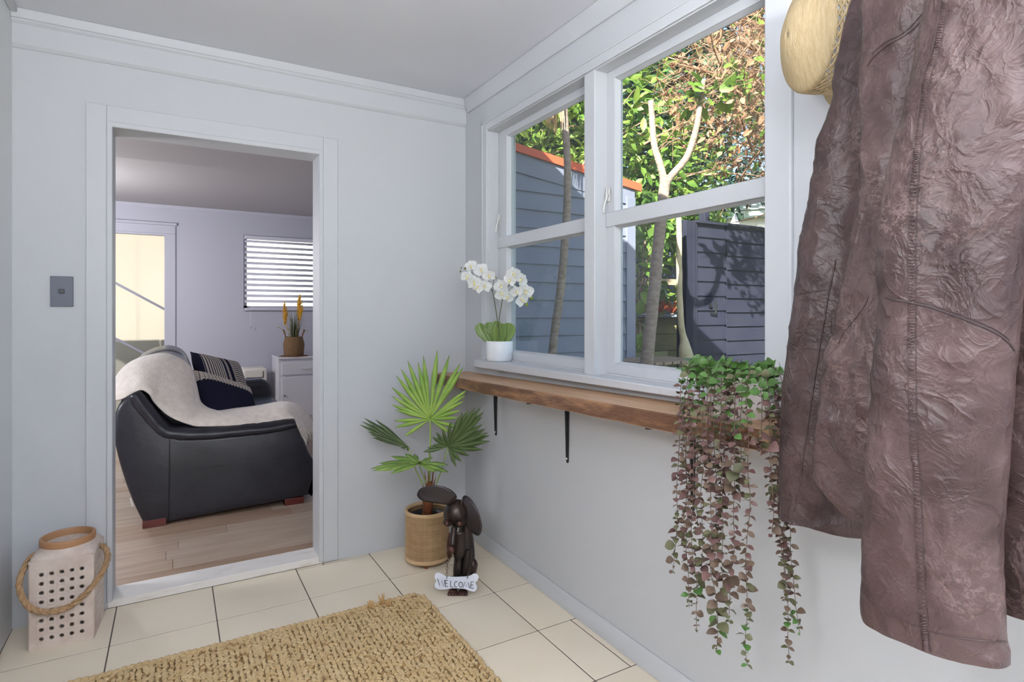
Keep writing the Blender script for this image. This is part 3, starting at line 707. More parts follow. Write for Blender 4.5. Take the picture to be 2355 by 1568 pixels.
# ------------------------------------------------------------------ ceramic lantern
LC = Vector((-.347, 2.765, 0)); LR = radians(-4)
ln = thing('candle_lantern', 'square whitewashed ceramic lantern with pierced sides, wooden rim and rope handle', 'lantern', LC, LR)
lm_ = wmat(ln)
cer_m = mat('whitewashed_ceramic', (.66, .57, .50), .75, col2=(.56, .45, .39), nscale=16, detail=6, bump=.35, bscale=55, lo=.4, hi=.7)
HW, HH = .098, .318
def lw(x, y, z): return lm_ @ Vector((x, y, z))
cols, rws = 5, 8
cw, ch = .030, .0333; z0 = .019
def pierced(side):
    mb = MB(); th = .008
    rot = Matrix.Rotation(side * pi / 2, 3, 'Z')
    def T(x, z, d): p = rot @ Vector((x, -HW + d, z)); return lw(*p)
    gx0 = -cols * cw / 2; nseg = 16
    for i in range(cols):
        for j in range(rws):
            xa, za = gx0 + i * cw, z0 + j * ch; cx, cz = xa + cw / 2, za + ch / 2; r = .0072
            k = len(mb.v); pts = []
            for q in range(nseg):
                a = 2 * pi * q / nseg; ex, ez = cos(a), sin(a); m_ = max(abs(ex), abs(ez))
                pts.append((cx + ex * r, cz + ez * r, cx + ex / m_ * cw / 2, cz + ez / m_ * ch / 2))
            for p in pts: mb.v.append(T(p[0], p[1], .0016)); mb.v.append(T((p[0] * 2 + p[2]) / 3, (p[1] * 2 + p[3]) / 3, .0002)); mb.v.append(T(p[2], p[3], .0010)); mb.v.append(T(p[0], p[1], th))
            for q in range(nseg):
                a = k + 4 * q; b = k + 4 * ((q + 1) % nseg)
                mb.f += [(a, b, b + 1, a + 1), (a + 1, b + 1, b + 2, a + 2), (b, a, a + 3, b + 3)]
    X0, X1, Z1 = gx0, -gx0, z0 + rws * ch; W_ = HW - .006
    def slab(xa, xb, za, zb, d0=0.0):
        p = [T(xa, za, d0), T(xb, za, d0), T(xb, zb, d0), T(xa, zb, d0), T(xa, za, th), T(xb, za, th), T(xb, zb, th), T(xa, zb, th)]
        mb.add(p, [(0, 1, 2, 3), (7, 6, 5, 4), (1, 0, 4, 5), (2, 1, 5, 6), (3, 2, 6, 7), (0, 3, 7, 4)])
    slab(-W_, X0, .0, HH); slab(X1, W_, .0, HH); slab(X0, X1, 0, z0); slab(X0, X1, Z1, HH)
    return mb
for sd_ in range(4): pierced(sd_).build('pierced_side', cer_m, ln)
mb = MB()
for sx in (-1, 1):
    for sy in (-1, 1):
        p = [lw(sx * (HW - .007), sy * (HW - .007), .003), lw(sx * (HW - .007), sy * (HW - .007), HH - .004)]
        mb.tube(p, .0075, 12)
mb.build('corner_post', cer_m, ln, smooth=True, auto=40)
rows = []
for f, zz in ((1.001, HH - .001), (1.001, HH + .003), (.985, HH + .009), (.93, HH + .018), (.88, HH + .026), (.86, HH + .034)):
    row = []
    for q in range(48):
        a = 2 * pi * q / 48; e = (8.0 if f > .97 else (5.0 if f > .9 else 2.2))
        rr = (HW * f) / ((abs(cos(a)) ** e + abs(sin(a)) ** e) ** (1 / e)) if f > .87 else HW * f
        row.append(lw(rr * cos(a), rr * sin(a), zz))
    rows.append(row)
rows += [[lw(.076 * cos(2 * pi * q / 48), .076 * sin(2 * pi * q / 48), HH + .034) for q in range(48)], [lw(.075 * cos(2 * pi * q / 48), .075 * sin(2 * pi * q / 48), HH - .006) for q in range(48)]]
MB().grid(rows, closed=True).build('shoulder', cer_m, ln, smooth=True, auto=60)
B(-HW + .004, HW - .004, -HW + .004, HW - .004, 0, .008)
mb = MB().box(-HW + .006, HW - .006, -HW + .006, HW - .006, .0, .008); mb.v = [lm_ @ p for p in mb.v]; mb.build('bottom', cer_m, ln)
MB().lathe([(.075, HH + .030), (.0855, HH + .030), (.087, HH + .034), (.087, HH + .052), (.0855, HH + .055), (.077, HH + .055), (.075, HH + .052), (.075, HH + .030)], lm_.translation, 56).build('rim', mat('beech_ring', (.44, .235, .115), .5, col2=(.36, .18, .08), nscale=7, stretch=(1, 1, 8)), ln, smooth=True, auto=50)
rope_px = [(88, 1272, .02), (70, 1283, -.03), (53, 1312, -.08), (44, 1342, -.10), (51, 1374, -.115), (70, 1398, -.12), (101, 1407, -.125), (139, 1402, -.125), (171, 1387, -.12), (203, 1358, -.115), (231, 1322, -.10), (243, 1299, -.08), (248, 1276, -.04), (240, 1257, .0), (224, 1254, .02)]
rp = spline([PY(u, v, LC.y + d) for u, v, d in rope_px], 90)
rope_m = mat('hemp_rope', (.43, .285, .155), .85, col2=(.34, .20, .10), nscale=60, bump=.4, bscale=300)
mb = MB()
for s3 in range(3):
    P = []
    for i, p in enumerate(rp):
        d = (rp[min(i + 1, 89)] - rp[max(i - 1, 0)]).normalized(); a = d.orthogonal().normalized(); a = (Vector((.3, -1, .2)) - d * d.dot(Vector((.3, -1, .2)))).normalized(); b = d.cross(a)
        th = i * .62 + s3 * 2 * pi / 3
        P.append(p + (a * cos(th) + b * sin(th)) * .0052)
    mb.tube(P, .0060, 7)
mb.build('rope_handle', rope_m, ln, smooth=True)

# ------------------------------------------------------------------ braided jute rug
RX0, RX1, RY0, RY1 = -.46, .918, .95, 2.352
rg = thing('jute_rug', 'chunky braided golden jute rug with rough edges on tiled floor', 'rug', ((RX0 + RX1) / 2, (RY0 + RY1) / 2, 0))
jute_b = mat('jute_base', (.26, .165, .07), .95)
jute = mat('jute_braid', (.60, .42, .205), .85, col2=(.70, .52, .29), nscale=22, detail=4, bump=.7, bscale=220, bdetail=4, lo=.3, hi=.7)
jute2 = mat('jute_braid_dark', (.36, .21, .085), .9, col2=(.55, .37, .17), nscale=25, bump=.7, bscale=220)
MB().box(RX0 + .01, RX1 - .012, RY0, RY1 - .012, .0005, .009).build('backing', jute_b, rg)
random.seed(12)
kn = MB(); kn2 = MB()
def knot(mb, c, dirv, L, W, H, lift=0):
    d = dirv; sd_ = Vector((-d.y, d.x, 0)); rows = []
    for i in range(5):
        f = -1 + 2 * i / 4; w_ = sqrt(max(0.0, 1 - (f * .96) ** 2)); row = []
        for q in range(6):
            a = 2 * pi * q / 6
            row.append(c + d * (L * f) + sd_ * (W * w_ * cos(a)) + Vector((0, 0, H * w_ * sin(a) + lift * f)))
        rows.append(row)
    mb.grid(rows, closed=True)
px = .0185; py = .0135
ny = int((RY1 - RY0) / py); nx = int((RX1 - RX0) / px)
for i in range(nx):
    for j in range(ny):
        x = RX0 + (i + .5) * px + random.uniform(-.0032, .0032); y = RY0 + (j + .5) * py + random.uniform(-.0026, .0026) + (py / 2 if i % 2 else 0)
        if x > RX1 - .03 and y > RY1 - .03 and (x - RX1 + .03) ** 2 + (y - RY1 + .03) ** 2 > .0009: continue
        if y > RY1 - .004: continue
        a = radians(52 if i % 2 else 128) + random.uniform(-.5, .5)
        edge = x > RX1 - .03 or y > RY1 - .025
        t_ = kn2 if random.random() < (.16 if edge else .05) else kn
        knot(t_, Vector((x, y, .0115 + random.uniform(-.0012, .0022))), Vector((cos(a), sin(a), 0)), .0124 * random.uniform(.8, 1.25), .0064 * random.uniform(.85, 1.3), .0062, random.uniform(-.001, .003))
kn.build('braid', jute, rg, smooth=True, kind='stuff')
kn2.build('darker_braid', jute2, rg, smooth=True, kind='stuff')
mb = MB()
for k in range(int((RX1 - RX0) / .021)):       # rolled edges
    x = RX0 + .02 + k * .021
    if x < RX1 - .03: knot(mb, Vector((x, RY1 + random.uniform(-.004, .003), .012)), Vector((cos(.45), sin(.45), 0)), .016, .010, .0105, .002)
for k in range(int((RY1 - RY0) / .021)):
    y = RY1 - .03 - k * .021
    knot(mb, Vector((RX1 + random.uniform(-.003, .003), y, .0105)), Vector((cos(1.1), sin(1.1), 0)), .014, .009, .009, .002)
mb.build('edge_braid', jute, rg, smooth=True, kind='stuff')
mb = MB()
for (u, v, s_) in ((852, 1394, .8), (878, 1386, 1.2), (893, 1390, .8)):
    c0 = PZ(u, v, .02)
    for k in range(14):
        a = random.uniform(0, 6.28); mb.tube([c0 + Vector((random.uniform(-.01, .01), random.uniform(-.01, .01), -.004)), c0 + Vector((cos(a) * .008, sin(a) * .008, .012 * s_)), c0 + Vector((cos(a) * .014, sin(a) * .012, .026 * s_ * random.uniform(.7, 1.2)))], [.0030, .0026, .001], 5)
mb.build('frayed_tuft', mat('jute_fray', (.56, .36, .16), .9), rg, smooth=True)

# ------------------------------------------------------------------ straw hat
straw = mat('straw', (.53, .41, .235), .6, col2=(.44, .325, .165), nscale=30, stretch=(1, 6, 1), bump=.5, bscale=120)
hx = 1.175
tipc = PX(1811, 80, hx)
hax = (R_ * .985 + F_ * .17).normalized(); hL = 157.0 / FPX * (tipc - EYE).dot(F_)
e1 = Z_ - hax * hax.dot(Z_); e1.normalize(); e2 = hax.cross(e1)
HM = Matrix((e2, e1, hax)).transposed()
ht = thing('straw_hat', 'woven straw hat with perforated crown band hanging on wall behind jacket', 'hat', tipc)
k_ = 1.0 / FPX * (tipc - EYE).dot(F_)
prof = [(.004, 0), (16 * k_, .001), (40 * k_, 5 * k_), (58 * k_, 12 * k_), (80 * k_, 23 * k_), (100 * k_, 34 * k_), (115 * k_, 41 * k_), (122 * k_, 46 * k_), (125 * k_, 51 * k_)]
band = (54 * k_, 92 * k_)
FL = .72     # crown is oval, flatter towards the wall
def hat_rings(pr, n=72):
    rows = []
    for r, z in pr: rows.append([tipc + HM @ Vector((r * FL * cos(2 * pi * q / n), r * sin(2 * pi * q / n), z)) for q in range(n)])
    return rows
MB().grid(hat_rings(prof + [(125.5 * k_, band[0])]), closed=True).build('crown', straw, ht, smooth=True, solid=.003)
# perforated band: lattice of crossing straws
mb = MB(); nb = 34
Rb = 125.5 * k_
def hp(a, z, r=Rb): return tipc + HM @ Vector((r * FL * cos(a), r * sin(a), z))
for k in range(nb):
    for s_ in (1, -1):
        mb.tube([hp(2 * pi * k / nb + s_ * .5 * f, band[0] + (band[1] - band[0]) * f, Rb + .0006 * s_) for f in (0, .17, .33, .5, .67, .83, 1)], .0023, 5)
for f in (.0, .33, .66, 1.0):
    zz = band[0] + (band[1] - band[0]) * f
    mb.tube([hp(2 * pi * q / 60, zz) for q in range(61)], .0022, 5, cap=False)
mb.build('open_weave_band', straw, ht, smooth=True)
brim0 = band[1]
pr2 = [(125.5 * k_, brim0), (126 * k_, hL * .96), (130 * k_, hL * 1.02), (142 * k_, hL * 1.06), (160 * k_, hL * 1.06)]
MB().grid(hat_rings(pr2), closed=True).build('brim', straw, ht, smooth=True, solid=.003)

# ------------------------------------------------------------------ brown leather jacket
def leather(name, c1, c2, c3):
    """distressed leather: blotchy tone, two scales of fine pale cracks in worn patches, matching relief"""
    m, t, b = _nt(name); N_ = t.nodes.new; L = t.links.new
    tc = N_('ShaderNodeTexCoord')
    def nz(scale, detail, dist=0.0, rough=.5):
        n = N_('ShaderNodeTexNoise'); n.inputs['Scale'].default_value = scale; n.inputs['Detail'].default_value = detail; n.inputs['Distortion'].default_value = dist; n.inputs['Roughness'].default_value = rough
        L(tc.outputs['Object'], n.inputs['Vector']); return n.outputs[0]
    def rng(x, a, b_, c_=0.0, d=1.0):
        n = N_('ShaderNodeMapRange'); n.inputs['From Min'].default_value = a; n.inputs['From Max'].default_value = b_; n.inputs['To Min'].default_value = c_; n.inputs['To Max'].default_value = d; L(x, n.inputs[0]); return n.outputs[0]
    def mth(op, a, b_):
        n = N_('ShaderNodeMath'); n.operation = op; L(a, n.inputs[0])
        if isinstance(b_, (int, float)): n.inputs[1].default_value = b_
        else: L(b_, n.inputs[1])
        return n.outputs[0]
    def cracks(scale, width, dist):
        x = mth('ABSOLUTE', mth('SUBTRACT', nz(scale, 8, dist, .68), .5), 0.0); return rng(x, 0, width, 1, 0)
    tone = nz(7, 6, .8, .6)
    r1 = N_('ShaderNodeValToRGB'); r1.color_ramp.elements[0].position = .32; r1.color_ramp.elements[1].position = .70
    r1.color_ramp.elements[0].color = (*c1, 1); r1.color_ramp.elements[1].color = (*c2, 1); L(tone, r1.inputs[0])
    ca_, cb_ = cracks(7, .010, .5), cracks(22, .022, .3)
    wear = rng(nz(4, 3), .47, .66)
    amt = mth('MULTIPLY', mth('MAXIMUM', ca_, mth('MULTIPLY', cb_, .7)), wear)
    mx = N_('ShaderNodeMix'); mx.data_type = 'RGBA'; mx.inputs[7].default_value = (*c3, 1)
    L(mth('MULTIPLY', amt, .55), mx.inputs[0]); L(r1.outputs[0], mx.inputs[6]); L(mx.outputs[2], b.inputs['Base Color'])
    rid_ = rng(mth('ABSOLUTE', mth('SUBTRACT', nz(11, 4, .9, .55), .5), 0.0), 0, .16, 1, 0); rid2 = rng(mth('ABSOLUTE', mth('SUBTRACT', nz(26, 4, .7, .55), .5), 0.0), 0, .14, 1, 0)
    h = mth('ADD', mth('ADD', mth('ADD', mth('MULTIPLY', mth('MULTIPLY', rid_, rid_), .55), mth('MULTIPLY', mth('MULTIPLY', rid2, rid2), .28)), mth('ADD', mth('MULTIPLY', nz(16, 5, .6), .9), mth('MULTIPLY', nz(70, 3), .22))), mth('MULTIPLY', amt, .06))
    bp = N_('ShaderNodeBump'); bp.inputs['Strength'].default_value = .75; bp.inputs['Distance'].default_value = .0036
    L(h, bp.inputs['Height']); L(bp.outputs[0], b.inputs['Normal'])
    b.inputs['Roughness'].default_value = .40; b.inputs['Specular IOR Level'].default_value = .42
    MATS[name] = m
    return m
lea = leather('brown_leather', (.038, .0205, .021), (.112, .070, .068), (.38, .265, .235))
lea_d = leather('brown_leather_shaded', (.028, .0150, .0155), (.080, .048, .047), (.29, .195, .17))  # darker copy of the leather, shade painted into rear panels and seams
lin_m = mat('dark_lining', (.018, .014, .018), .8)
jk = thing('leather_jacket', 'distressed brown leather jacket hanging on wall at the picture edge', 'jacket', (1.2, .62, .66))
def panel(name, rowspx, X, thick, m_, par=jk, nrow=150, n=72, wr=.0065, seed=0.0, e=2.6, hem=True, open_top=False, back=.55, fold=1.2):
    """a hanging leather tube: left/right outline measured row by row on the plane x = X, belly towards the room"""
    Ls = spline([PX(a, b, X) for a, b, c_, d in rowspx], nrow); Rs = spline([PX(c_, d, X) for a, b, c_, d in rowspx], nrow)
    rows = []
    for i in range(nrow):
        L, R = Ls[i], Rs[i]; mid = (L + R) / 2; hw = (R - L) / 2; nx = Vector((-1, 0, 0)); row = []
        for q in range(n):
            a = 2 * pi * q / n; ca, sa = cos(a), sin(a)
            rr = 1.0 / ((abs(ca) ** e + abs(sa) ** e) ** (1 / e))
            p = mid + hw * (ca * rr) + nx * (sa * rr * (thick if sa > 0 else thick * back))
            q_ = Vector((p.y, p.z, p.x))
            nz = noise.noise(Vector((q_.x * 9, q_.y * 5 + seed, q_.z * 6 + seed))) * 1.2 + .6 * noise.noise(Vector((q_.x * 22 + 3, q_.y * 14 + seed, seed + q_.z * 16)))
            g1 = 1 - abs(noise.noise(Vector((q_.x * 13 + q_.y * 4, q_.y * 10 + seed * 2, q_.z * 9)))); g2 = 1 - abs(noise.noise(Vector((q_.x * 24 - q_.y * 9, q_.y * 21, seed + q_.z * 14))))
            nz += .9 * max(0, g1 - .72) / .28 * (.5 + noise.noise(Vector((q_.x * 5, q_.y * 4, seed)))) + .55 * max(0, g2 - .75) / .25 * (.5 + noise.noise(Vector((q_.x * 7 + 9, q_.y * 5, seed)))) + .25 * noise.noise(Vector((q_.x * 48, q_.y * 40, seed + 9)))
            nz += fold * noise.noise(Vector((q_.x * 15 + q_.y * 1.2, q_.y * 1.6 + seed, seed)))
            dirn = (hw.normalized() * ca * .35 + nx * sa).normalized()
            row.append(p + dirn * (wr * nz * (1 if abs(ca) < .93 else .4)))
        rows.append(row)
    mb = MB().grid(rows, closed=True)
    o = mb.build(name, m_, par, smooth=True)
    if hem:
        last = rows[-1]; c0 = sum(last, Vector()) / n
        inn = [[c0 + (p - c0) * .95 + Z_ * .001 for p in last], [c0 + (p - c0) * .72 + Z_ * .012 for p in last], [c0 + (p - c0) * .3 + Z_ * .03 for p in last]]
        MB().grid([last] + inn, closed=True).build('lining', lin_m, o, smooth=True)
    return o, mb
def seam(obj_mb, px, r=.0016, off=.0004):
    bv = BVHTree.FromPolygons(obj_mb.v, obj_mb.f); out = []
    P = spline([Vector((a, b, 0)) for a, b in px], max(12, int(len(px) * 9)))
    for p in P:
        d = ray(p.x, p.y).normalized(); h = bv.ray_cast(EYE, d)
        if h[0] is not None: out.append(h[0] - d * off)
    return out
def seam_tube(o, mbx, px, r, name='seam', m_=None, off=.0003):
    r = r * .62 if m_ is None else r
    P = seam(mbx, px, off=off)
    if len(P) > 3: return MB().tube(P, r, 6).build(name, m_ or lea_d, o, smooth=True)
stitch_m = mat('stitching', (.045, .028, .03), .7)
def stitches(o, mbx, px, L=.0032, gap=.0022, r=.0006):
    P = seam(mbx, px, off=.0008); mb = MB(); acc = 0
    for a, b in zip(P, P[1:]):
        seg = (b - a).length
        if seg < 1e-5 or seg > .05: continue
        t_ = 0
        while t_ < seg:
            p = a.lerp(b, t_ / seg); q = a.lerp(b, min(1, (t_ + L) / seg)); mb.tube([p, q], r, 4); t_ += L + gap
    if mb.v: mb.build('stitching', stitch_m, o)
# body panel nearest the wall
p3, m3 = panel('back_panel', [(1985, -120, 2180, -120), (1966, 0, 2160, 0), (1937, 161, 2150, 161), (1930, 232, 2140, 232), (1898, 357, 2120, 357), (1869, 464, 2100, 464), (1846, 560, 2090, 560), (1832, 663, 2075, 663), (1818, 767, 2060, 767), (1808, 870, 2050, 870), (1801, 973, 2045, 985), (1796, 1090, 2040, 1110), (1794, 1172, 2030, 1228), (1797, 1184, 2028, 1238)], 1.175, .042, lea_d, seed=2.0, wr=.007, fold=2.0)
# side panel with rounded hem
p2, m2 = panel('side_panel', [(2015, -120, 2240, -120), (2000, 0, 2220, 0), (1990, 120, 2200, 120), (1987, 200, 2190, 200), (1989, 321, 2180, 321), (1988, 440, 2160, 440), (1968, 545, 2150, 550), (1945, 670, 2140, 680), (1922, 780, 2130, 790), (1908, 880, 2120, 890), (1900, 985, 2110, 1010), (1893, 1066, 2105, 1110), (1900, 1108, 2100, 1215), (1935, 1152, 2098, 1236)], 1.085, .040, lea, seed=7.0, wr=.0085, fold=2.4)
# sleeve in front
p1_, m1 = panel('sleeve', [(2165, -120, 2470, -120), (2139, 0, 2450, 0), (2119, 82, 2440, 82), (2103, 178, 2425, 178), (2085, 260, 2410, 260), (2066, 357, 2395, 357), (2051, 446, 2375, 446), (2043, 560, 2358, 560), (2036, 684, 2348, 700), (2024, 835, 2338, 830), (2017, 939, 2331, 939), (2008, 1080, 2320, 1080), (2001, 1200, 2312, 1200), (1995, 1320, 2307, 1300), (1988, 1385, 2315, 1450), (1992, 1412, 2322, 1530)], .975, .050, lea, seed=13.0, wr=.006)
# front facing towards the doorway behind, shade painted into its leather
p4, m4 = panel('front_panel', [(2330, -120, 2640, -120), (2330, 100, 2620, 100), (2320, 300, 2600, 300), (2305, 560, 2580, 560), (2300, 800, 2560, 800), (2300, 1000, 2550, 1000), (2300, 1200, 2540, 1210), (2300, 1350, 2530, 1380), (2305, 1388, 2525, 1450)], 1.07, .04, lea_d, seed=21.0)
# seams
strip = [(2183, 2), (2164, 107), (2141, 178), (2132, 250), (2123, 304), (2114, 393), (2107, 560), (2107, 698), (2107, 835), (2112, 1042), (2117, 1080), (2125, 1267), (2135, 1441), (2140, 1500)]
def puckers(o, mbx, pxA, pxB, every=2):
    A = seam(mbx, pxA, off=.0); Bq = seam(mbx, pxB, off=.0); mb = MB(); n_ = min(len(A), len(Bq))
    for i in range(0, n_ - 1):
        for f in (0.15, 0.65):
            a_ = A[i].lerp(A[i + 1], f); b_ = Bq[i].lerp(Bq[i + 1], f); d_ = (b_ - a_)
            if d_.length > .05: continue
            mb.tube([a_ + d_ * .12, a_ + d_ * .5 + Vector((-.0002, 0, 0)), a_ + d_ * .88], [.0006, .0015 + .0012 * noise.noise(a_ * 60), .0006], 6)
    if mb.v: mb.build('pucker', lea, o, smooth=True)
puckers(p1_, m1, [(a - 19, b) for a, b in strip], [(a - 1, b) for a, b in strip])
seam_tube(p1_, m1, [(a - 19, b) for a, b in strip], .0006, m_=lea_d); stitches(p1_, m1, strip)
seam_tube(p1_, m1, [(a - 1, b) for a, b in strip], .0004, m_=lea_d)
seam_tube(p1_, m1, [(2040, 686), (2100, 697), (2150, 710), (2220, 735), (2290, 765), (2320, 788), (2333, 806)], .0017, m_=stitch_m); stitches(p1_, m1, [(2110, 694), (2150, 704), (2220, 728), (2290, 758), (2322, 782)])
seam_tube(p1_, m1, [(1993, 1370), (2030, 1402), (2060, 1420), (2110, 1440), (2180, 1462), (2250, 1472), (2314, 1475)], .0018)
seam_tube(p2, m2, [(2125, 40), (2105, 62), (2080, 82), (2040, 105), (2010, 130), (1994, 152)], .0022); stitches(p2, m2, [(2120, 33), (2080, 74), (2035, 98), (2005, 124)])
seam_tube(p2, m2, [(1998, 680), (1990, 700), (1965, 735), (1940, 765), (1928, 790)], .0015)
seam_tube(p2, m2, [(1904, 985), (1920, 1020), (1945, 1050), (1975, 1075), (2005, 1090)], .0026); seam_tube(p2, m2, [(1906, 1015), (1930, 1050), (1960, 1080), (2000, 1100)], .0018)
seam_tube(p2, m2, [(1900, 1095), (1918, 1130), (1956, 1165), (1990, 1195)], .0022)
seam_tube(p3, m3, [(1922, 598), (1905, 680), (1895, 740), (1880, 830), (1865, 930), (1850, 1030), (1838, 1120), (1826, 1175)], .0030)
seam_tube(p3, m3, [(1832, 678), (1860, 672), (1898, 667)], .0016); seam_tube(p3, m3, [(1797, 1146), (1822, 1152), (1880, 1168), (1980, 1192)], .0016); seam_tube(p3, m3, [(1937, 178), (1955, 188), (1985, 203)], .0020)
zp = MB()
zpx = [PX(1992, 1205, 1.06), PX(1996, 1225, 1.06), PX(1999, 1238, 1.06)]
zp.tube(zpx, [.003, .0025, .003], 8); zp.ball(zpx[-1], .0045, .0045, .006, 8, 6)
zp.build('zip_pull', mat('gunmetal', (.05, .045, .045), .3, metal=.9), jk, smooth=True)

# ------------------------------------------------------------------ living room shell
LX0, LX1, LYF = -1.75, 1.62, 7.35
lf = B(LX0, LX1, 3.03, LYF, -.12, .004).build('floor_living', mat('plank_gap', (.05, .035, .025), .9))
structure(lf, 'grey brown timber laminate floor of the living room', 'floor')
random.seed(31)
plank_ms = [mat('laminate_%s' % n, a, .42, col2=b, nscale=4, detail=6, stretch=(.8, 9, 9), lo=.3, hi=.7, spec=.4) for n, a, b in
            (('ash', (.46, .36, .28), (.36, .26, .19)), ('oak', (.42, .30, .22), (.31, .21, .145)), ('grey', (.50, .41, .325), (.40, .31, .235)))]
y = 3.042; k = 0
while y < LYF - .01:
    x = LX0 - random.uniform(0, 1.1); y1 = min(y + .127, LYF)
    while x < LX1:
        xa, xb = max(x, LX0), min(x + 1.25, LX1)
        if xb - xa > .02: B(xa + .0008, xb - .0008, y + .0008, y1 - .0008, .0, .010).build('plank', random.choice(plank_ms), lf)
        x += 1.25
    y += .127
mb = MB(); W2 = (.70, 1.60, 1.235, 2.115); D2x = (-.92, -.055, 0.0, 2.085)
yo = LYF + .12
mb.box(LX0 - .1, D2x[0], LYF, yo, -.1, 2.5); mb.box(D2x[0], D2x[1], LYF, yo, D2x[3], 2.5); mb.box(D2x[1], W2[0], LYF, yo, -.1, 2.5)
mb.box(W2[0], W2[1], LYF, yo, -.1, W2[2]); mb.box(W2[0], W2[1], LYF, yo, W2[3], 2.5); mb.box(W2[1], LX1 + .1, LYF, yo, -.1, 2.5)
structure(mb.build('wall_far', lwall_m), 'pale lilac white living room wall behind the sofa', 'wall')
structure(B(LX1, LX1 + .1, 3.03, LYF, -.1, 2.5).build('wall_living_right', lwall_m), 'living room side wall beside the cabinet', 'wall')
structure(B(LX0 - .1, LX0, 3.03, LYF, -.1, 2.5).build('wall_living_left', lwall_m), 'living room side wall out past the frosted door', 'wall')
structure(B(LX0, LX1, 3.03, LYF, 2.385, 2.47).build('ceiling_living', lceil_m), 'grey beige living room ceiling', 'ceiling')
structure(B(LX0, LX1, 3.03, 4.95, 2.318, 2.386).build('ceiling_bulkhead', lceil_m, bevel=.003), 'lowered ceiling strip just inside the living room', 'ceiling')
structure(profile_x([(LYF, 2.385), (LYF - .03, 2.385), (LYF - .026, 2.372), (LYF - .004, 2.345), (LYF, 2.345)], LX0, LX1).build('trim_5', lwall_m, bevel=.002), 'slim cornice on the living room wall', 'cornice')
# roof over the house: solid block, its edge throws the shade across the yard
roof_m = mat('roof_iron', (.25, .26, .27), .6)
structure(B(-3.2, 1.90, -3.2, 8.0, 2.50, 3.13).build('roof', roof_m), 'roof of the house over both rooms', 'roof')

d2 = thing('door_2', 'white door with frosted glass and slanting bars across living room', 'door', (-.49, LYF, 0), kind='structure')
B(D2x[1] - .025, D2x[1] + .075, LYF - .014, LYF, 0.01, 2.075).build('architrave', lwall_m, d2, bevel=.003)
B(D2x[0] - .075, D2x[1] + .075, LYF - .014, LYF, 2.075, 2.165).build('architrave', lwall_m, d2, bevel=.003)
B(D2x[0] - .085, D2x[1] + .088, LYF - .026, LYF, 2.165, 2.195).build('head_mould', lwall_m, d2, bevel=.004)
B(D2x[1] - .03, D2x[1] - .02, LYF, LYF + .05, .02, 2.055).build('stile', lwall_m, d2, bevel=.002)
B(D2x[0], D2x[1] - .02, LYF, LYF + .05, 2.052, 2.082).build('top_rail', lwall_m, d2, bevel=.002)
B(D2x[0], D2x[1] - .02, LYF, LYF + .05, .02, .16).build('bottom_rail', lwall_m, d2, bevel=.002)
B(D2x[0], D2x[0] + .06, LYF, LYF + .05, .02, 2.055).build('stile', lwall_m, d2, bevel=.002)
B(D2x[0] + .06, D2x[1] - .03, LYF + .02, LYF + .026, .16, 2.052).build('pane', frosted_glass(), d2)
bar_m = mat('lead_grey_bar', (.30, .30, .36), .4)
for za, zb in ((1.552 + .22, 1.252), (.975 + .22, .66)):
    MB().bar((-.92, LYF + .012, za), (-.082, LYF + .012, zb), .024, .024, up=(0, 1, 0)).build('glazing_bar', bar_m, d2, bevel=.003)

# window with venetian blind
w2 = thing('window_2', 'bright living room window behind the venetian blind', 'window', (1.15, LYF, W2[2]), kind='structure')
B(W2[0] - .0, W2[1], LYF, yo, W2[2] - .005, W2[2] + .02).build('sill', lwall_m, w2)
for x0, x1 in ((W2[0], W2[0] + .04), (W2[1] - .04, W2[1])): B(x0, x1, LYF + .05, LYF + .09, W2[2], W2[3]).build('stile', lwall_m, w2)
for z0, z1 in ((W2[2] + .02, W2[2] + .06), (W2[3] - .04, W2[3])): B(W2[0], W2[1], LYF + .05, LYF + .09, z0, z1).build('rail', lwall_m, w2)
B(W2[0] + .04, W2[1] - .04, LYF + .068, LYF + .071, W2[2] + .06, W2[3] - .04).build('pane', window_glass(), w2)
vb = thing('venetian_blind', 'white wide-slat venetian blind across the living room window', 'blind', (1.15, LYF - .03, W2[2]))
bl_m = mat('blind_white', (.86, .85, .92), .45, trans=.35)
B(W2[0] + .005, W2[1] - .005, LYF - .035, LYF + .03, 2.068, 2.108).build('head_rail', bl_m, vb, bevel=.003)
B(W2[0] + .005, W2[1] - .005, LYF - .035, LYF + .025, 1.245, 1.27).build('bottom_rail', bl_m, vb, bevel=.005)
sl = MB(); a = radians(36); wv = .0265
rows = []
for q in range(5):
    f = -1 + q / 2; yy = f * wv * cos(a); zz = -f * wv * sin(a) * -1
    rows.append([(W2[0] + .01, LYF - .004 + yy, zz + .002 * (1 - f * f)), (W2[1] - .01, LYF - .004 + yy, zz + .002 * (1 - f * f))])
slat0 = None
for k in range(12):
    zc = 2.044 - k * .0632
    if slat0 is None:
        slat0 = MB().grid([[Vector(p) + Vector((0, 0, zc)) for p in r] for r in rows]).build('slat', bl_m, vb, smooth=True, solid=.0028); z_first = zc
    else:
        o = inst(slat0, vb); o.location = (0, 0, zc - z_first)
for x in (.80, 1.50):
    MB().box(x - .001, x + .001, LYF - .031, LYF - .029, 1.26, 2.07).box(x - .001, x + .001, LYF + .020, LYF + .022, 1.26, 2.07).build('ladder_cord', bl_m, vb)
pc = MB().tube([(.772, LYF - .04, 1.26), (.772, LYF - .04, 1.055)], .0015, 5).build('pull_cord', bl_m, vb)
MB().lathe([(.003, .03), (.006, .02), (.007, .0), (0, 0)], (.772, LYF - .04, 1.03), 10).build('cord_toggle', mat('toggle_grey', (.35, .35, .38), .5), pc)

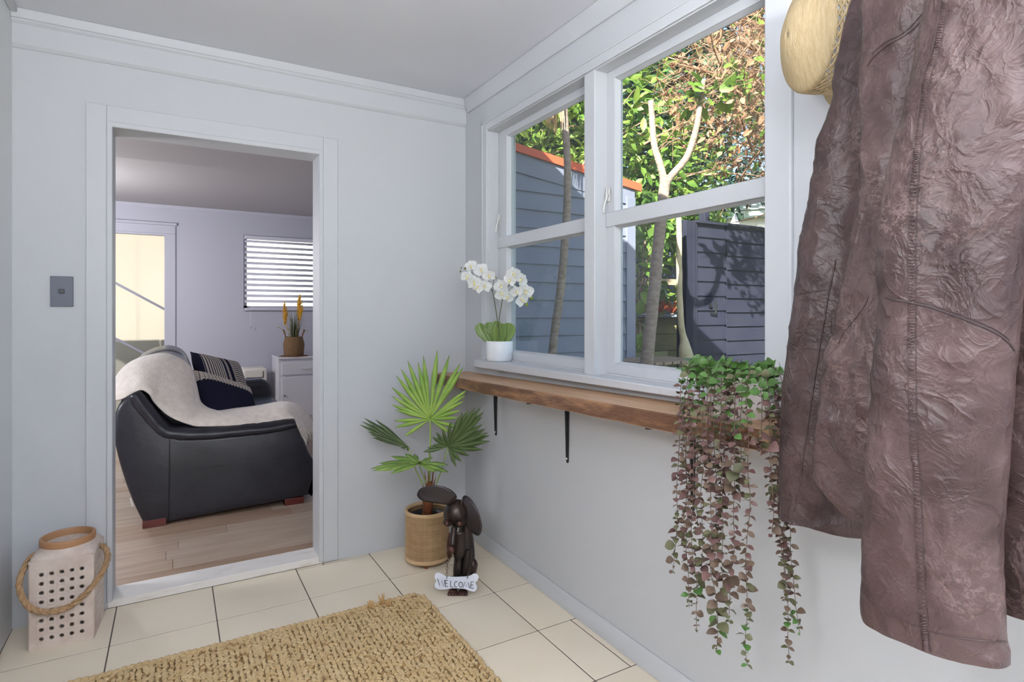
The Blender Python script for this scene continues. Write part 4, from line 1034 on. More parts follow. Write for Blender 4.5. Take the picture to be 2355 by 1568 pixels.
# ------------------------------------------------------------------ leather sofa seen from its end
blk = mat('black_leather', (.014, .015, .021), .33, col2=(.022, .023, .031), nscale=10, bump=.12, bscale=35, spec=.55)
SY = 3.84
sf = thing('leather_sofa', 'black leather sofa with wide padded arm standing end-on beyond the doorway', 'sofa', (.28, 4.8, 0))
zs3 = lambda x, y: (220 + x / 2.6125, 660 + y / 2.6125)
outl = [(290, 1428), (240, 1330), (180, 1180), (130, 1010), (107, 880), (116, 765), (150, 695), (215, 655), (262, 680), (310, 770), (380, 850), (440, 890), (520, 905), (640, 905), (800, 895), (1000, 868), (1190, 835), (1240, 900), (1285, 1000), (1318, 1060), (1318, 1180), (1296, 1232), (1250, 1258), (450, 1412), (320, 1438)]
prof = [PY(*zs3(x, y), SY) for x, y in outl]
def rounded_end(prof, y0, y1, inset=.03, m_=blk, name='end_panel', par=sf):
    c0 = sum(prof, Vector()) / len(prof); P = prof
    def ring(off, y):
        out = []; n = len(P)
        for i in range(n):
            t_ = (P[(i + 1) % n] - P[i - 1]); t_.y = 0; t_.normalize()
            q = P[i] + Vector((-t_.z, 0, t_.x)) * (off * SIGN); q.y = y; out.append(q)
        return out
    area = sum(P[i].x * P[(i + 1) % len(P)].z - P[(i + 1) % len(P)].x * P[i].z for i in range(len(P)))
    SIGN = 1 if area > 0 else -1
    rings = []
    for f in (0, .35, .7, 1.0):
        rings.append(ring(inset * (1 - sin(f * pi / 2)), y0 + inset * (1 - cos(f * pi / 2)) * 1.0))
    rings.append(ring(0, y1))
    mb = MB().grid(rings, closed=True)
    n = len(P); mb.f.append(tuple(range(n - 1, -1, -1)))
    return mb.build(name, m_, par, smooth=True, auto=60)
dens = spline(prof + [prof[0]], 76)[:-1]
endp = rounded_end(dens, SY, 4.08, .02)
padl = [(225, 640), (300, 740), (375, 830), (440, 873), (540, 885), (700, 880), (900, 862), (1080, 842), (1195, 818)]
pc_ = spline([PY(*zs3(x, y), SY + .03) for x, y in padl], 40)
rows = []
for i, p in enumerate(pc_):
    f = i / 39; d = (pc_[min(i + 1, 39)] - pc_[max(i - 1, 0)]).normalized(); nn = Vector((-d.z, 0, d.x)); nn = nn if nn.z > 0 else -nn
    rr = .052 * (1 - .18 * f) * (1 if .03 < f < .97 else .82); row = []
    for q in range(20):
        a_ = 2 * pi * q / 20
        wr = .005 * noise.noise(Vector((f * 22, a_, 4))) + .003 * noise.noise(Vector((f * 55, a_ * 2, 1)))
        row.append(p + nn * ((rr + wr) * sin(a_)) + Vector((0, .13 * .5 - (.095 + wr) * cos(a_), 0)) + Vector((0, -.02, 0)))
    rows.append(row)
mb = MB().grid(rows, closed=True); mb.f.append(tuple(range(19, -1, -1))); mb.f.append(tuple(39 * 20 + q for q in range(20)))
mb.build('arm_pad', blk, sf, smooth=True)
sm = MB()
sm.tube([PY(390 - .3 * k, 1010 + 19.2 * k, SY - .0015) for k in range(11)], .003, 6)
sm.build('seam', mat('seam_black', (.008, .008, .01), .5), sf, smooth=True)
sm = MB().tube(spline([PY(*zs3(x, y), SY - .001) for x, y in ((450, 1110), (700, 1085), (950, 1050), (1250, 1018))], 20), .0016, 6); sm.build('fold_line', blk, sf, smooth=True)
# back: rolled cushion profile extruded along the length
bprof = [(-.155, .06), (-.22, .25), (-.275, .45), (-.30, .62), (-.29, .76), (-.23, .87), (-.13, .93), (-.02, .945), (.07, .90), (.12, .80), (.14, .65), (.17, .50), (.20, .40), (.20, .12), (.1, .06)]
bp2 = spline([Vector((x, 0, z_)) for x, z_ in bprof] + [Vector((bprof[0][0], 0, bprof[0][1]))], 60)[:-1]
rows = []
for y_, k_2 in ((4.02, .74), (4.04, .80), (4.12, .86), (4.52, .96), (4.86, .985), (4.88, .95), (4.90, .985), (5.1, 1), (5.62, 1), (5.72, .985), (5.75, .93)):
    rows.append([Vector((-.05 + (p.x + .05) * k_2, y_, .5 + (p.z - .5) * k_2)) for p in bp2])
mb = MB().grid(rows, closed=True); mb.f.append(tuple(range(58, -1, -1))); mb.f.append(tuple(len(bp2) * 10 + q for q in range(59)))
mb.build('back_cushion', blk, sf, smooth=True, auto=50)
B(-.12, .76, 4.06, 5.78, .06, .30).build('base', blk, sf, bevel=.03, seg=3)
for y0 in (4.09, 4.92): B(.12, .80, y0, y0 + .81, .28, .455).build('seat_cushion', blk, sf, bevel=.05, seg=4)
fa = [(-.1, .06), (-.1, .55), (.05, .60), (.3, .585), (.55, .60), (.70, .605), (.775, .57), (.80, .48), (.79, .30), (.77, .1), (.7, .06)]
mb = MB().prism([(x, 5.74, z_) for x, z_ in fa], (0, .24, 0)); mb.build('far_arm', blk, sf, bevel=.05, seg=4)
mah = mat('mahogany', (.115, .022, .018), .25, spec=.6)
for x0, y0 in ((-.150, 3.842), (.60, 3.850), (-.15, 5.75), (.6, 5.75)):
    m_ = MB().tube([(x0 + .0, y0 + .02, .028), (x0 + .115, y0 + .02, .028)], .026, 14); m_.box(x0, x0 + .115, y0 - .006, y0 + .06, .010, .052)
    m_.build('foot', mah, sf, bevel=.002)
B(-.178, -.172, 3.846, 3.848, .085, .15)
lb = [PY(*zs3(x, y), SY - .002) for x, y in ((203, 1268), (213, 1266), (228, 1318), (216, 1318))]
MB().prism(lb, (0, .003, 0)).build('care_label', mat('label_white', (.75, .75, .75), .7), sf)

# throw blanket
thr = mat('cream_throw', (.86, .785, .71), .95, col2=(.76, .685, .61), nscale=30, detail=5, bump=.5, bscale=160, sheen=.4)
tb_ = thing('throw_blanket', 'cream fringed throw blanket draped over sofa back and arm', 'blanket', (.2, 4.1, .6))
Fp = [(92, 760, 3.93), (110, 690, 3.90), (160, 672, 3.87), (262, 617, 3.87), (320, 640, 3.87), (352, 692, 3.87), (400, 742, 3.87), (470, 790, 3.87), (560, 825, 3.87), (640, 835, 3.87), (900, 830, 3.87), (1100, 814, 3.87), (1185, 790, 3.87), (1210, 830, 3.86), (1225, 880, 3.86), (1245, 905, 3.87)]
Mp = [(88, 720), (95, 610), (150, 500), (250, 432), (350, 405), (440, 405), (530, 445), (580, 500), (605, 590), (625, 680), (660, 742), (740, 745), (1000, 712), (1150, 690), (1250, 730), (1322, 840)]
nA = 64
Fs = spline([PY(*zs3(x, y), yy) for x, y, yy in Fp], nA); Ms = spline([PY(*zs3(x, y), 4.14) for x, y in Mp], nA)
rows = []
for k in range(15):
    f = k / 14; row = []
    for i in range(nA):
        A, M_ = Fs[i], Ms[i]; g = min(1, f / .62)
        p = A.lerp(M_, g); arch = sin(pi * g) * .028 * (1 if i < 40 else 1.2)
        dv = (M_ - A); out = Vector((0, -.35, 1)).normalized()
        p = p + out * arch
        if f > .62:
            h = (f - .62) / .38; p = M_ + Vector((.0, .30 * h, -.035 * h - .02 * h * h))
        p = p + Vector((0, 0, .004 * noise.noise(Vector((p.x * 8, p.y * 8, p.z * 8))) + .003 * noise.noise(Vector((p.x * 24, p.y * 19, 3)))))
        row.append(p)
    rows.append(row)
mb = MB().grid(rows); mb.build('cloth', thr, tb_, smooth=True, solid=.010)
fr = MB(); random.seed(5)
ends = [r[-1] for r in rows[:11]]
for k in range(34):
    f = k / 33 * (len(ends) - 1); i = min(int(f), len(ends) - 2); p = ends[i].lerp(ends[i + 1], f - i)
    L_ = random.uniform(.055, .085); s_ = random.uniform(-.012, .012)
    fr.tube([p + Vector((0, 0, .006)), p + Vector((.012 + s_ * .5, -.006 + random.uniform(-.006, .006), -.03)), p + Vector((.014 + s_, -.006 + random.uniform(-.01, .01), -L_))], [.0042, .0038, .0020], 6)
fr.build('fringe', thr, tb_, smooth=True)

# cushions
def cushion(name, label, A, Bc, Dd, size, th, m_, corner_at_top=True):
    A, Bc, Dd = Vector(A), Vector(Bc), Vector(Dd)
    e_u = (Bc - A).normalized(); e_v = Dd - A; e_v = (e_v - e_u * e_v.dot(e_u)).normalized(); nn = e_u.cross(e_v)
    n = 22; c0 = A + (e_u + e_v) * size / 2
    rows_f, rows_b = [], []
    for i in range(n + 1):
        rf, rb = [], []
        for j in range(n + 1):
            a_ = -1 + 2 * i / n; b_ = -1 + 2 * j / n
            h = th * ((1 - a_ ** 4) * (1 - b_ ** 4)) ** .55; pin = 1 - .06 * (1 - a_ * a_) * abs(b_) ** 2 ; pin2 = 1 - .06 * (1 - b_ * b_) * abs(a_) ** 2
            p = Vector((a_ * size / 2 * pin2, b_ * size / 2 * pin, 0))
            rf.append((p.x, p.y, h)); rb.append((p.x, p.y, -h))
        rows_f.append(rf); rows_b.append(rb)
    mb = MB().grid(rows_f).grid(rows_b)
    o = mb.build(name, m_, None, smooth=True, weld=True)
    M = Matrix((e_u, e_v, nn)).transposed().to_4x4(); M.translation = c0
    o.matrix_basis = M
    return tag(o, label, 'cushion', 'cushions on the sofa')
def cushion_mat(name, kind):
    m, t, b = _nt(name); b.inputs['Roughness'].default_value = .95; b.inputs['Specular IOR Level'].default_value = .1
    N_ = t.nodes.new; tc = N_('ShaderNodeTexCoord'); sx = N_('ShaderNodeSeparateXYZ'); t.links.new(tc.outputs['Object'], sx.inputs[0])
    def math_(op, a, b_=None, c_=None):
        n = N_('ShaderNodeMath'); n.operation = op
        for k, q in enumerate((a, b_, c_)):
            if q is None: continue
            if isinstance(q, (int, float)): n.inputs[k].default_value = q
            else: t.links.new(q, n.inputs[k])
        return n.outputs[0]
    def mixc(f, c1, c2):
        n = N_('ShaderNodeMix'); n.data_type = 'RGBA'
        for k, q in ((0, f), (6, c1), (7, c2)):
            if isinstance(q, tuple): n.inputs[k].default_value = (*q, 1)
            elif isinstance(q, (int, float)): n.inputs[k].default_value = q
            else: t.links.new(q, n.inputs[k])
        return n.outputs[2]
    navy, cream = (.014, .015, .034), (.62, .565, .50)
    X, Y = sx.outputs[0], sx.outputs[1]
    if kind == 'navy':      # cream band along one edge, sawtooth boundary, a few dark lines in it
        saw = math_('MULTIPLY', math_('PINGPONG', X, .011), 1.3)
        lim = math_('ADD', saw, -.100)
        inb = math_('LESS_THAN', Y, lim)
        ln_ = math_('LESS_THAN', math_('PINGPONG', math_('ADD', Y, 1.0), .0105), .0022)
        tick = math_('LESS_THAN', math_('PINGPONG', X, .012), .0018)
        dark = math_('MAXIMUM', ln_, tick)
        band = mixc(math_('MULTIPLY', dark, .85), cream, navy)
        col = mixc(inb, navy, band)
    else:                   # houndstooth field, dark stripes, fine lines
        z1 = math_('LESS_THAN', math_('PINGPONG', math_('ADD', math_('ADD', X, 1.0), math_('MULTIPLY', math_('PINGPONG', Y, .006), 1.2)), .010), .0045)
        hz = math_('LESS_THAN', math_('PINGPONG', math_('ADD', Y, 1.0), .006), .0035)
        fieldA = mixc(math_('MULTIPLY', z1, 1.0), cream, navy)
        fieldC = mixc(math_('LESS_THAN', math_('PINGPONG', math_('ADD', Y, 1.0), .0095), .0045), cream, navy)
        fieldB = mixc(math_('MULTIPLY', hz, math_('GREATER_THAN', math_('PINGPONG', math_('ADD', X, .02), .028), .016)), navy, cream)
        col = mixc(math_('GREATER_THAN', X, -.02), fieldA, fieldB)
        col = mixc(math_('GREATER_THAN', X, .075), col, fieldC)
        col = mixc(math_('LESS_THAN', X, -.19), col, navy)
    t.links.new(col, b.inputs['Base Color'])
    return m
cushion('throw_cushion', 'navy cushion with cream sawtooth band in front of patterned cushion', PY(443, 850, 4.42), PY(618, 905, 4.62), PY(505, 945, 4.18), .43, .060, cushion_mat('navy_cushion', 'navy'))
cushion('throw_cushion', 'black and cream houndstooth cushion with stripes behind navy cushion', PY(437, 808, 4.74), PY(575, 838, 5.12), PY(476, 900, 4.60), .46, .070, cushion_mat('houndstooth_cushion', 'hound'))

# ------------------------------------------------------------------ cabinet, mat, basket with grasses, white appliance
cb_m = mat('cabinet_white', (.66, .655, .69), .45)
CX0, CX1, CY0, CY1, CZ = .998, 1.585, 6.80, 7.30, .722
cbn = thing('white_cabinet', 'white cabinet with drawer and door under the venetian blind', 'cabinet', (1.29, 7.05, 0))
B(CX0, CX1, CY0 + .018, CY1, .012, CZ - .02).build('body', cb_m, cbn, bevel=.003)
B(CX0 - .004, CX1 + .004, CY0 - .006, CY1, CZ - .02, CZ).build('top', cb_m, cbn, bevel=.004)
dw = B(CX0 + .035, CX1 - .035, CY0, CY0 + .019, .525, .655).build('drawer', cb_m, cbn, bevel=.003)
MB().tube(spline([(1.235, CY0 - .002, .595), (1.245, CY0 - .018, .592), (1.29, CY0 - .022, .588), (1.335, CY0 - .018, .592), (1.345, CY0 - .002, .595)], 16), .006, 8).build('handle', mat('old_white_handle', (.62, .61, .60), .4), dw, smooth=True)
dd = B(CX0 + .035, CX1 - .035, CY0, CY0 + .019, .06, .50).build('door', cb_m, cbn, bevel=.003)
MB().ball((CX0 + .06, CY0 - .01, .30), .009).build('knob', mat('knob_dark', (.1, .1, .1), .4), dd, smooth=True)
bk = Vector((1.183, 6.95, CZ))
wv_m = mat('seagrass_weave', (.26, .155, .075), .85, col2=(.19, .11, .05), nscale=40, stretch=(1, 1, 3), bump=.8, bscale=90)
pmt = MB()
for k in range(9): pmt.lathe([(.012 + .0165 * k, .0), (.012 + .0165 * k + .008, .0065), (.012 + .0165 * k + .0165, .0)], bk, 40)
pmt.lathe([(0, .003), (.012, .003)], bk, 40).lathe([(0, 0), (.16, 0)], bk, 40)
tag(pmt.build('placemat', wv_m, None, smooth=True, origin=bk), 'round woven brown placemat under the basket on cabinet', 'placemat')
bz = bk + Vector((0, 0, .0065))
bs = thing('belly_basket', 'brown woven seagrass basket with loop handles on white cabinet', 'basket', bz)
bsk = MB()
bpr = [(.0, 0), (.098, 0), (.106, .01), (.108, .06), (.112, .10), (.114, .125), (.110, .15), (.100, .185), (.096, .205), (.098, .212), (.094, .214), (.092, .205), (.096, .18), (.0, .17)]
bsk.lathe(bpr, bz, 40).build('body', wv_m, bs, smooth=True, auto=50)
rows = MB()
for zz in [.008 + .0125 * k for k in range(16)]:
    rr = interp([(z_, r_) for r_, z_ in bpr[1:10]], zz); rows.lathe([(rr - .002, zz - .006), (rr + .003, zz), (rr - .002, zz + .006)], bz, 40)
rows.build('woven_coil', wv_m, bs, smooth=True)
for s_ in (-1, 1):
    MB().tube(spline([bz + R_ * (s_ * .085) + Z_ * .19, bz + R_ * (s_ * .108) + Z_ * .25, bz + R_ * (s_ * .122) + Z_ * .285, bz + R_ * (s_ * .112) + Z_ * .29, bz + R_ * (s_ * .092) + Z_ * .215], 20), .0055, 7).build('handle', wv_m, bs, smooth=True)
gp = thing('grass_plant', 'artificial grasses with yellow pampas plumes standing in the basket', 'plant', bz + Z_ * .01)
MB().lathe([(0, .0), (.06, 0), (.07, .16), (0, .165)], bz + Z_ * .005, 20).build('nursery_pot', MATS['black_plastic'], gp)
gg = mat('grass_green', (.07, .14, .04), .6, col2=(.13, .19, .07), nscale=20); gs = mat('grass_straw', (.36, .31, .19), .7, col2=(.26, .22, .13), nscale=20)
plume_m = mat('yellow_plume', (.90, .58, .07), .8, col2=(.80, .44, .04), nscale=30, trans=.2)
random.seed(9)
for m_, n_, hs, nm in ((gg, 70, (.16, .42), 'green_blades'), (gs, 60, (.18, .40), 'straw_blades')):
    mb = MB()
    for k in range(n_):
        a_ = random.uniform(0, 6.28); r_ = random.uniform(0, .05); h = random.uniform(*hs); sp = random.uniform(.02, .10) * (1.6 if m_ is gs else .7)
        b0 = bz + Vector((cos(a_) * r_, sin(a_) * r_, .165)); d0 = Vector((cos(a_), sin(a_), 0))
        mb.tube(spline([b0, b0 + d0 * sp * .3 + Z_ * h * .6, b0 + d0 * sp + Z_ * h * random.uniform(.85, 1.0), ], 6), [.004, .004, .0035, .003, .002, .0006], 4, flat=.3)
    mb.build(nm, m_, gp, kind='stuff')
for px, pz, dp, hh in ((-.098, .40, -.01, .24), (.075, .46, -.01, .27), (.048, .44, .03, .24)):
    c0 = bz + R_ * px + F_ * dp + Z_ * pz
    stx = MB().tube([bz + Z_ * .17 + R_ * px * .3, c0], .003, 5)
    for k in range(150):
        f = k / 150; ax_ = c0 + Z_ * (hh * f - .06) + R_ * (.006 * sin(f * 5)); a_ = random.uniform(0, 6.28); rr = .036 * sin(pi * min(1, .12 + .85 * f)) ** .8
        d0 = Vector((cos(a_), sin(a_), 0)) * rr + Z_ * random.uniform(.02, .05)
        stx.tube([ax_, ax_ + d0], [.0042, .0008], 4)
    stx.build('plume', plume_m, gp)
bl = thing('grass_arch', 'x', 'x') if False else None
for s_, px, pz in ((-1, -.20, .315), (1, .17, .28)):
    pts = spline([bz + Z_ * .17, bz + R_ * (px * .45) + Z_ * (pz * .85), bz + R_ * (px * .8) + Z_ * pz, bz + R_ * px + Z_ * (pz * .985)], 14)
    MB().tube(pts, [.003] * 8 + [.004, .005, .005, .004, .003, .001], 5).build('seed_stalk', gs, gp)
ap_m = mat('appliance_cream', (.70, .67, .61), .45)
apx = thing('portable_air_conditioner', 'cream portable appliance with dark outlet slot behind the sofa arm', 'appliance', (.78, 7.12, 0))
B(.655, .905, 6.98, 7.27, .012, .60).build('body', ap_m, apx, bevel=.025, seg=3)
mb = MB().box(.69, .868, 6.976, 6.982, .493, .500).box(.861, .868, 6.976, 6.982, .500, .565); mb.build('outlet_slot', mat('slot_black', (.01, .01, .01), .6), apx)

# ------------------------------------------------------------------ the yard
grd = MB().add([(-30, -30, -.35), (60, -30, -.35), (60, 60, -.35), (-30, 60, -.35)], [(0, 1, 2, 3)]).build('ground', mat('yard_soil', (.20, .19, .10), .95, col2=(.13, .15, .05), nscale=3, detail=6))
structure(grd, 'grass and soil of the yard outside', 'ground')
# shed beside the house
shd = thing('garden_shed', 'slate grey weatherboard shed with orange roof edge outside the window', 'shed', (2.8, 4.6, -.35))
shed_m = mat('shed_grey_paint', (.225, .245, .32), .55, col2=(.20, .22, .29), nscale=3, bump=.05, bscale=50)
or_m = mat('orange_fascia', (.62, .115, .045), .5)
SYF, SXA, SXB = 4.10, 1.95, 3.62
def line1(x): return 2.377 - .127 * (x - 2.393)
def line0(x): return 2.534 - .138 * (x - 2.393)
zb = 2.224 - .15 * 17
while zb < 2.5:
    z0, z1 = zb, zb + .152
    top = [(x, min(z1, line1(x))) for x in (SXA, (SXA + SXB) / 2, SXB)]
    xs = [SXA + (SXB - SXA) * k / 12 for k in range(13)]
    xs = [x for x in xs if line1(x) > z0 + .004]
    if len(xs) >= 2:
        mb = MB(); n = len(xs)
        for x in xs:
            zt = min(z1, line1(x))
            mb.v += [Vector((x, SYF - .020, z0)), Vector((x, SYF - .004 - .016 * (1 - (zt - z0) / .152), zt)), Vector((x, SYF + .012, zt)), Vector((x, SYF + .012, z0))]
        for i in range(n - 1):
            for q in range(4): a, b = 4 * i + q, 4 * i + (q + 1) % 4; mb.f.append((a, b, b + 4, a + 4))
        mb.f += [(3, 2, 1, 0), tuple(4 * (n - 1) + q for q in range(4))]
        mb.build('weatherboard', shed_m, shd, weld=True)
    zb += .15
rk = MB().prism([(SXA, SYF - .022, line1(SXA) - .004), (3.70, SYF - .022, line1(3.70) - .004), (3.70, SYF - .022, line0(3.70)), (SXA, SYF - .022, line0(SXA))], (0, .03, 0)); rk.build('rake_board', shed_m, shd)
B(3.598, 3.705, SYF - .030, SYF + .012, -.35, line1(3.6) + .06).build('corner_board', shed_m, shd, bevel=.003)
B(3.685, 3.708, SYF - .02, SYF + .11, -.35, line1(3.6) + .06).build('corner_board', shed_m, shd, bevel=.003)
B(SXA, 3.69, SYF + .012, 6.2, -.35, 2.20).build('wall', shed_m, shd)
MB().prism([(1.85, SYF - .045, line0(1.85)), (3.765, SYF - .045, line0(3.765)), (3.765, SYF - .045, line0(3.765) + .072), (1.85, SYF - .045, line0(1.85) + .062)], (0, .025, 0)).build('fascia', or_m, shd)
MB().prism([(1.85, SYF - .03, line0(1.85) + .052), (3.76, SYF - .03, line0(3.76) + .06), (3.76, SYF - .03, line0(3.76) + .02), (1.85, SYF - .03, line0(1.85) + .012)], (0, 2.3, 0)).build('roof_sheet', or_m, shd)

# foliage helpers
def leafcloud(mb, c, rad, n, size, seed, aspect=.42, shell=.35, upw=.6, flatz=None):
    rnd = random.Random(seed); c = Vector(c)
    for _ in range(n):
        while True:
            p = Vector((rnd.uniform(-1, 1), rnd.uniform(-1, 1), rnd.uniform(-1, 1)))
            if shell < p.length < 1: break
        q = Vector((p.x * rad[0], p.y * rad[1], p.z * rad[2]))
        d = (p.normalized() * .7 + Vector((rnd.uniform(-1, 1), rnd.uniform(-1, 1), rnd.uniform(-1.1, .5)))).normalized()
        nrm = Vector((rnd.uniform(-.8, .8), rnd.uniform(-.8, .8) - .3, upw + rnd.uniform(-.5, .5)))
        sd_ = d.cross(nrm)
        if sd_.length < .05: continue
        sd_.normalize(); up = sd_.cross(d); s_ = size * rnd.uniform(.65, 1.3); w_ = s_ * aspect * .5; b0 = c + q
        k = len(mb.v)
        mb.v += [b0, b0 + d * s_ * .35 + sd_ * w_ + up * w_ * .25, b0 + d * s_ * .4, b0 + d * s_ * .35 - sd_ * w_ + up * w_ * .25, b0 + d * s_ * .75 + sd_ * w_ * .7 - up * s_ * .02, b0 + d * s_ * .75 - sd_ * w_ * .7 - up * s_ * .02, b0 + d * s_ - up * s_ * .08]
        mb.f += [(k, k + 1, k + 2), (k, k + 2, k + 3), (k + 1, k + 4, k + 6, k + 2), (k + 2, k + 6, k + 5, k + 3)]
    return mb
def leafmat(name, c1, c2, trans=.3, rough=.45):
    return mat(name, c1, rough, col2=c2, nscale=2.2, detail=5, trans=trans, lo=.38, hi=.62, spec=.4)
lf_bright = leafmat('leaf_sunny', (.095, .20, .030), (.24, .345, .06))
lf_mid = leafmat('leaf_mid', (.075, .17, .03), (.16, .27, .05))
lf_deep = leafmat('leaf_deep', (.022, .065, .030), (.05, .115, .045), .2)
lf_blue = leafmat('leaf_blue_green', (.020, .050, .040), (.045, .085, .06), .2)
bark_pale = mat('pale_bark', (.42, .33, .26), .85, col2=(.30, .22, .165), nscale=18, detail=5, stretch=(1, 1, 2.5), bump=.8, bscale=60, bdetail=4)
bark_br = mat('brown_bark', (.20, .13, .085), .9, col2=(.30, .21, .15), nscale=14, bump=.8, bscale=50)
twig_m = mat('dry_twig', (.30, .165, .095), .8, col2=(.42, .27, .18), nscale=6)
def taperpath(px, r0, r1, t, n=30, wob=.004, seed=0):
    P = spline([PD(u, v, t + dt) for u, v, dt in px], n)
    return [p + Vector((wob * noise.noise(Vector((i * .5, seed, 0))), wob * noise.noise(Vector((i * .5, seed, 5))), 0)) for i, p in enumerate(P)], [r0 + (r1 - r0) * i / (n - 1) + .002 * noise.noise(Vector((i * .9, seed, 9))) for i in range(n)]
# slender cabbage tree in front of the shed
ca = thing('cabbage_tree', 'slender leaning tree trunk in front of the grey shed', 'tree', PD(1262, 1060, 4.47))
P, R__ = taperpath([(1258, 1080, 0), (1270, 815, 0), (1290, 660, 0), (1303, 500, 0), (1305, 380, 0), (1298, 250, 0), (1292, 120, 0), (1286, 10, 0)], .034, .024, 4.47, seed=1)
MB().tube(P, R__, 12).build('trunk', bark_pale, ca, smooth=True)
mb = MB(); random.seed(14)
for k in range(70):
    a = random.uniform(1.2, 4.4); p = PD(random.uniform(1278, 1294), random.uniform(150, 240), 4.47); d0 = Vector((cos(a), sin(a), 0))
    L_ = random.uniform(.15, .34); mb.tube(spline([p, p + d0 * .07 - Z_ * .02, p + d0 * .09 - Z_ * L_], 5), [.005, .006, .005, .004, .001], 4, flat=.3)
mb.build('dead_leaves', mat('dead_frond', (.34, .19, .10), .85, col2=(.45, .30, .17), nscale=12), ca, kind='stuff')
mb = MB(); top = PD(1286, 10, 4.47)
for k in range(60):
    a = random.uniform(0, 6.28); e_ = random.uniform(-.2, 1.2); d0 = Vector((cos(a) * cos(e_), sin(a) * cos(e_), sin(e_)))
    mb.tube(spline([top, top + d0 * .35, top + d0 * .62 - Z_ * .12], 6), [.012, .02, .02, .016, .01, .001], 4, flat=.2)
mb.build('crown', lf_mid, ca)
# forked trunk
cb = thing('forked_tree', 'bare forked tree trunk with two pale cut arms outside the window', 'tree', PD(1470, 1060, 4.5))
P, R__ = taperpath([(1468, 1090, 0), (1488, 825, 0), (1503, 680, 0), (1516, 540, 0), (1527, 440, 0), (1530, 402, 0)], .052, .040, 4.5, seed=3)
MB().tube(P, R__, 14).build('trunk', bark_pale, cb, smooth=True)
P, R__ = taperpath([(1529, 425, 0), (1520, 385, 0), (1505, 335, .03), (1500, 280, .05), (1497, 232, .05)], .030, .022, 4.5, seed=4); MB().tube(P, R__, 12).build('cut_arm', bark_pale, cb, smooth=True)
P, R__ = taperpath([(1529, 425, 0), (1548, 400, -.02), (1580, 360, -.05), (1600, 300, -.07), (1610, 240, -.08), (1618, 183, -.08)], .030, .019, 4.5, seed=5); MB().tube(P, R__, 12).build('cut_arm', bark_pale, cb, smooth=True)
mb = MB(); random.seed(2)
leafcloud(mb, PD(1640, 215, 4.42), (.17, .12, .10), 26, .13, 5, aspect=.6, shell=0); leafcloud(mb, PD(1690, 190, 4.5), (.14, .1, .10), 18, .13, 6, aspect=.6, shell=0); leafcloud(mb, PD(1600, 240, 4.5), (.1, .1, .05), 8, .12, 7, aspect=.6, shell=0)
mb.build('sprouting_leaves', lf_bright, cb, smooth=True)
# pale dappled trunk and its flared base
cc = thing('pale_tree', 'thin pale sunlit trunk with flared base beside dark fence', 'tree', PD(1575, 1000, 5.5))
P, R__ = taperpath([(1590, 1010, 0), (1580, 850, 0), (1574, 790, 0), (1566, 740, 0), (1562, 640, 0), (1562, 560, 0), (1561, 510, 0), (1560, 474, 0)], .034, .024, 5.5, seed=8)
for i in range(len(R__)):
    vv = i / (len(R__) - 1)
    R__[i] += .075 * max(0, 1 - vv / .32) ** .7
MB().tube(P, R__, 14).build('trunk', mat('pale_yellow_bark', (.62, .53, .36), .8, col2=(.45, .40, .24), nscale=8, bump=.5, bscale=40), cc, smooth=True)

# big broadleaf tree behind the shed
tA = thing('broadleaf_tree', 'large green broadleaf tree behind the shed roof', 'tree', (5.2, 7.6, -.35))
MB().tube([(5.2, 7.6, -.35), (5.1, 7.5, 2.0), (4.9, 7.3, 3.6)], [.22, .17, .10], 12).build('trunk', bark_br, tA, smooth=True)
mb = MB()
for c_, r_, n_, s_ in (((4.1, 6.3, 3.3), (1.5, 1.0, 1.0), 850, .175), ((5.2, 6.2, 3.5), (1.3, .9, 1.2), 850, .17), ((4.6, 6.6, 4.6), (2.0, 1.0, 1.2), 1000, .18), ((5.9, 5.7, 3.0), (.9, .7, .8), 480, .16), ((3.4, 6.2, 4.2), (1.2, .9, 1.0), 700, .18), ((6.3, 6.1, 2.7), (.8, .6, .7), 420, .16)):
    leafcloud(mb, c_, r_, n_, s_, len(mb.v))
mb.build('crown', lf_bright, tA, smooth=True)
mb = MB()
for c_, r_, n_, s_ in (((4.3, 7.6, 3.4), (2.2, .9, 1.6), 1500, .28), ((6.4, 7.0, 3.2), (1.6, .9, 1.5), 1100, .26), ((5.3, 7.8, 5.2), (2.6, 1.0, 1.4), 1300, .30)):
    leafcloud(mb, c_, r_, n_, s_, len(mb.v) + 3, shell=0)
mb.build('shaded_crown', lf_deep, tA, smooth=True)  # dark leaf layer behind the crown, shade put into its green
mb = MB(); random.seed(77)
for k in range(34):
    a0 = Vector((random.uniform(3.6, 6.6), random.uniform(5.4, 6.6), random.uniform(2.5, 4.8))); d0 = Vector((random.uniform(-1, 1), random.uniform(-.6, .3), random.uniform(-.2, .5))).normalized()
    mb.tube(spline([a0, a0 + d0 * .5 + Z_ * .05, a0 + d0 * 1.0], 6), [.014, .012, .010, .008, .006, .003], 5)
mb.build('branches', twig_m, tA)
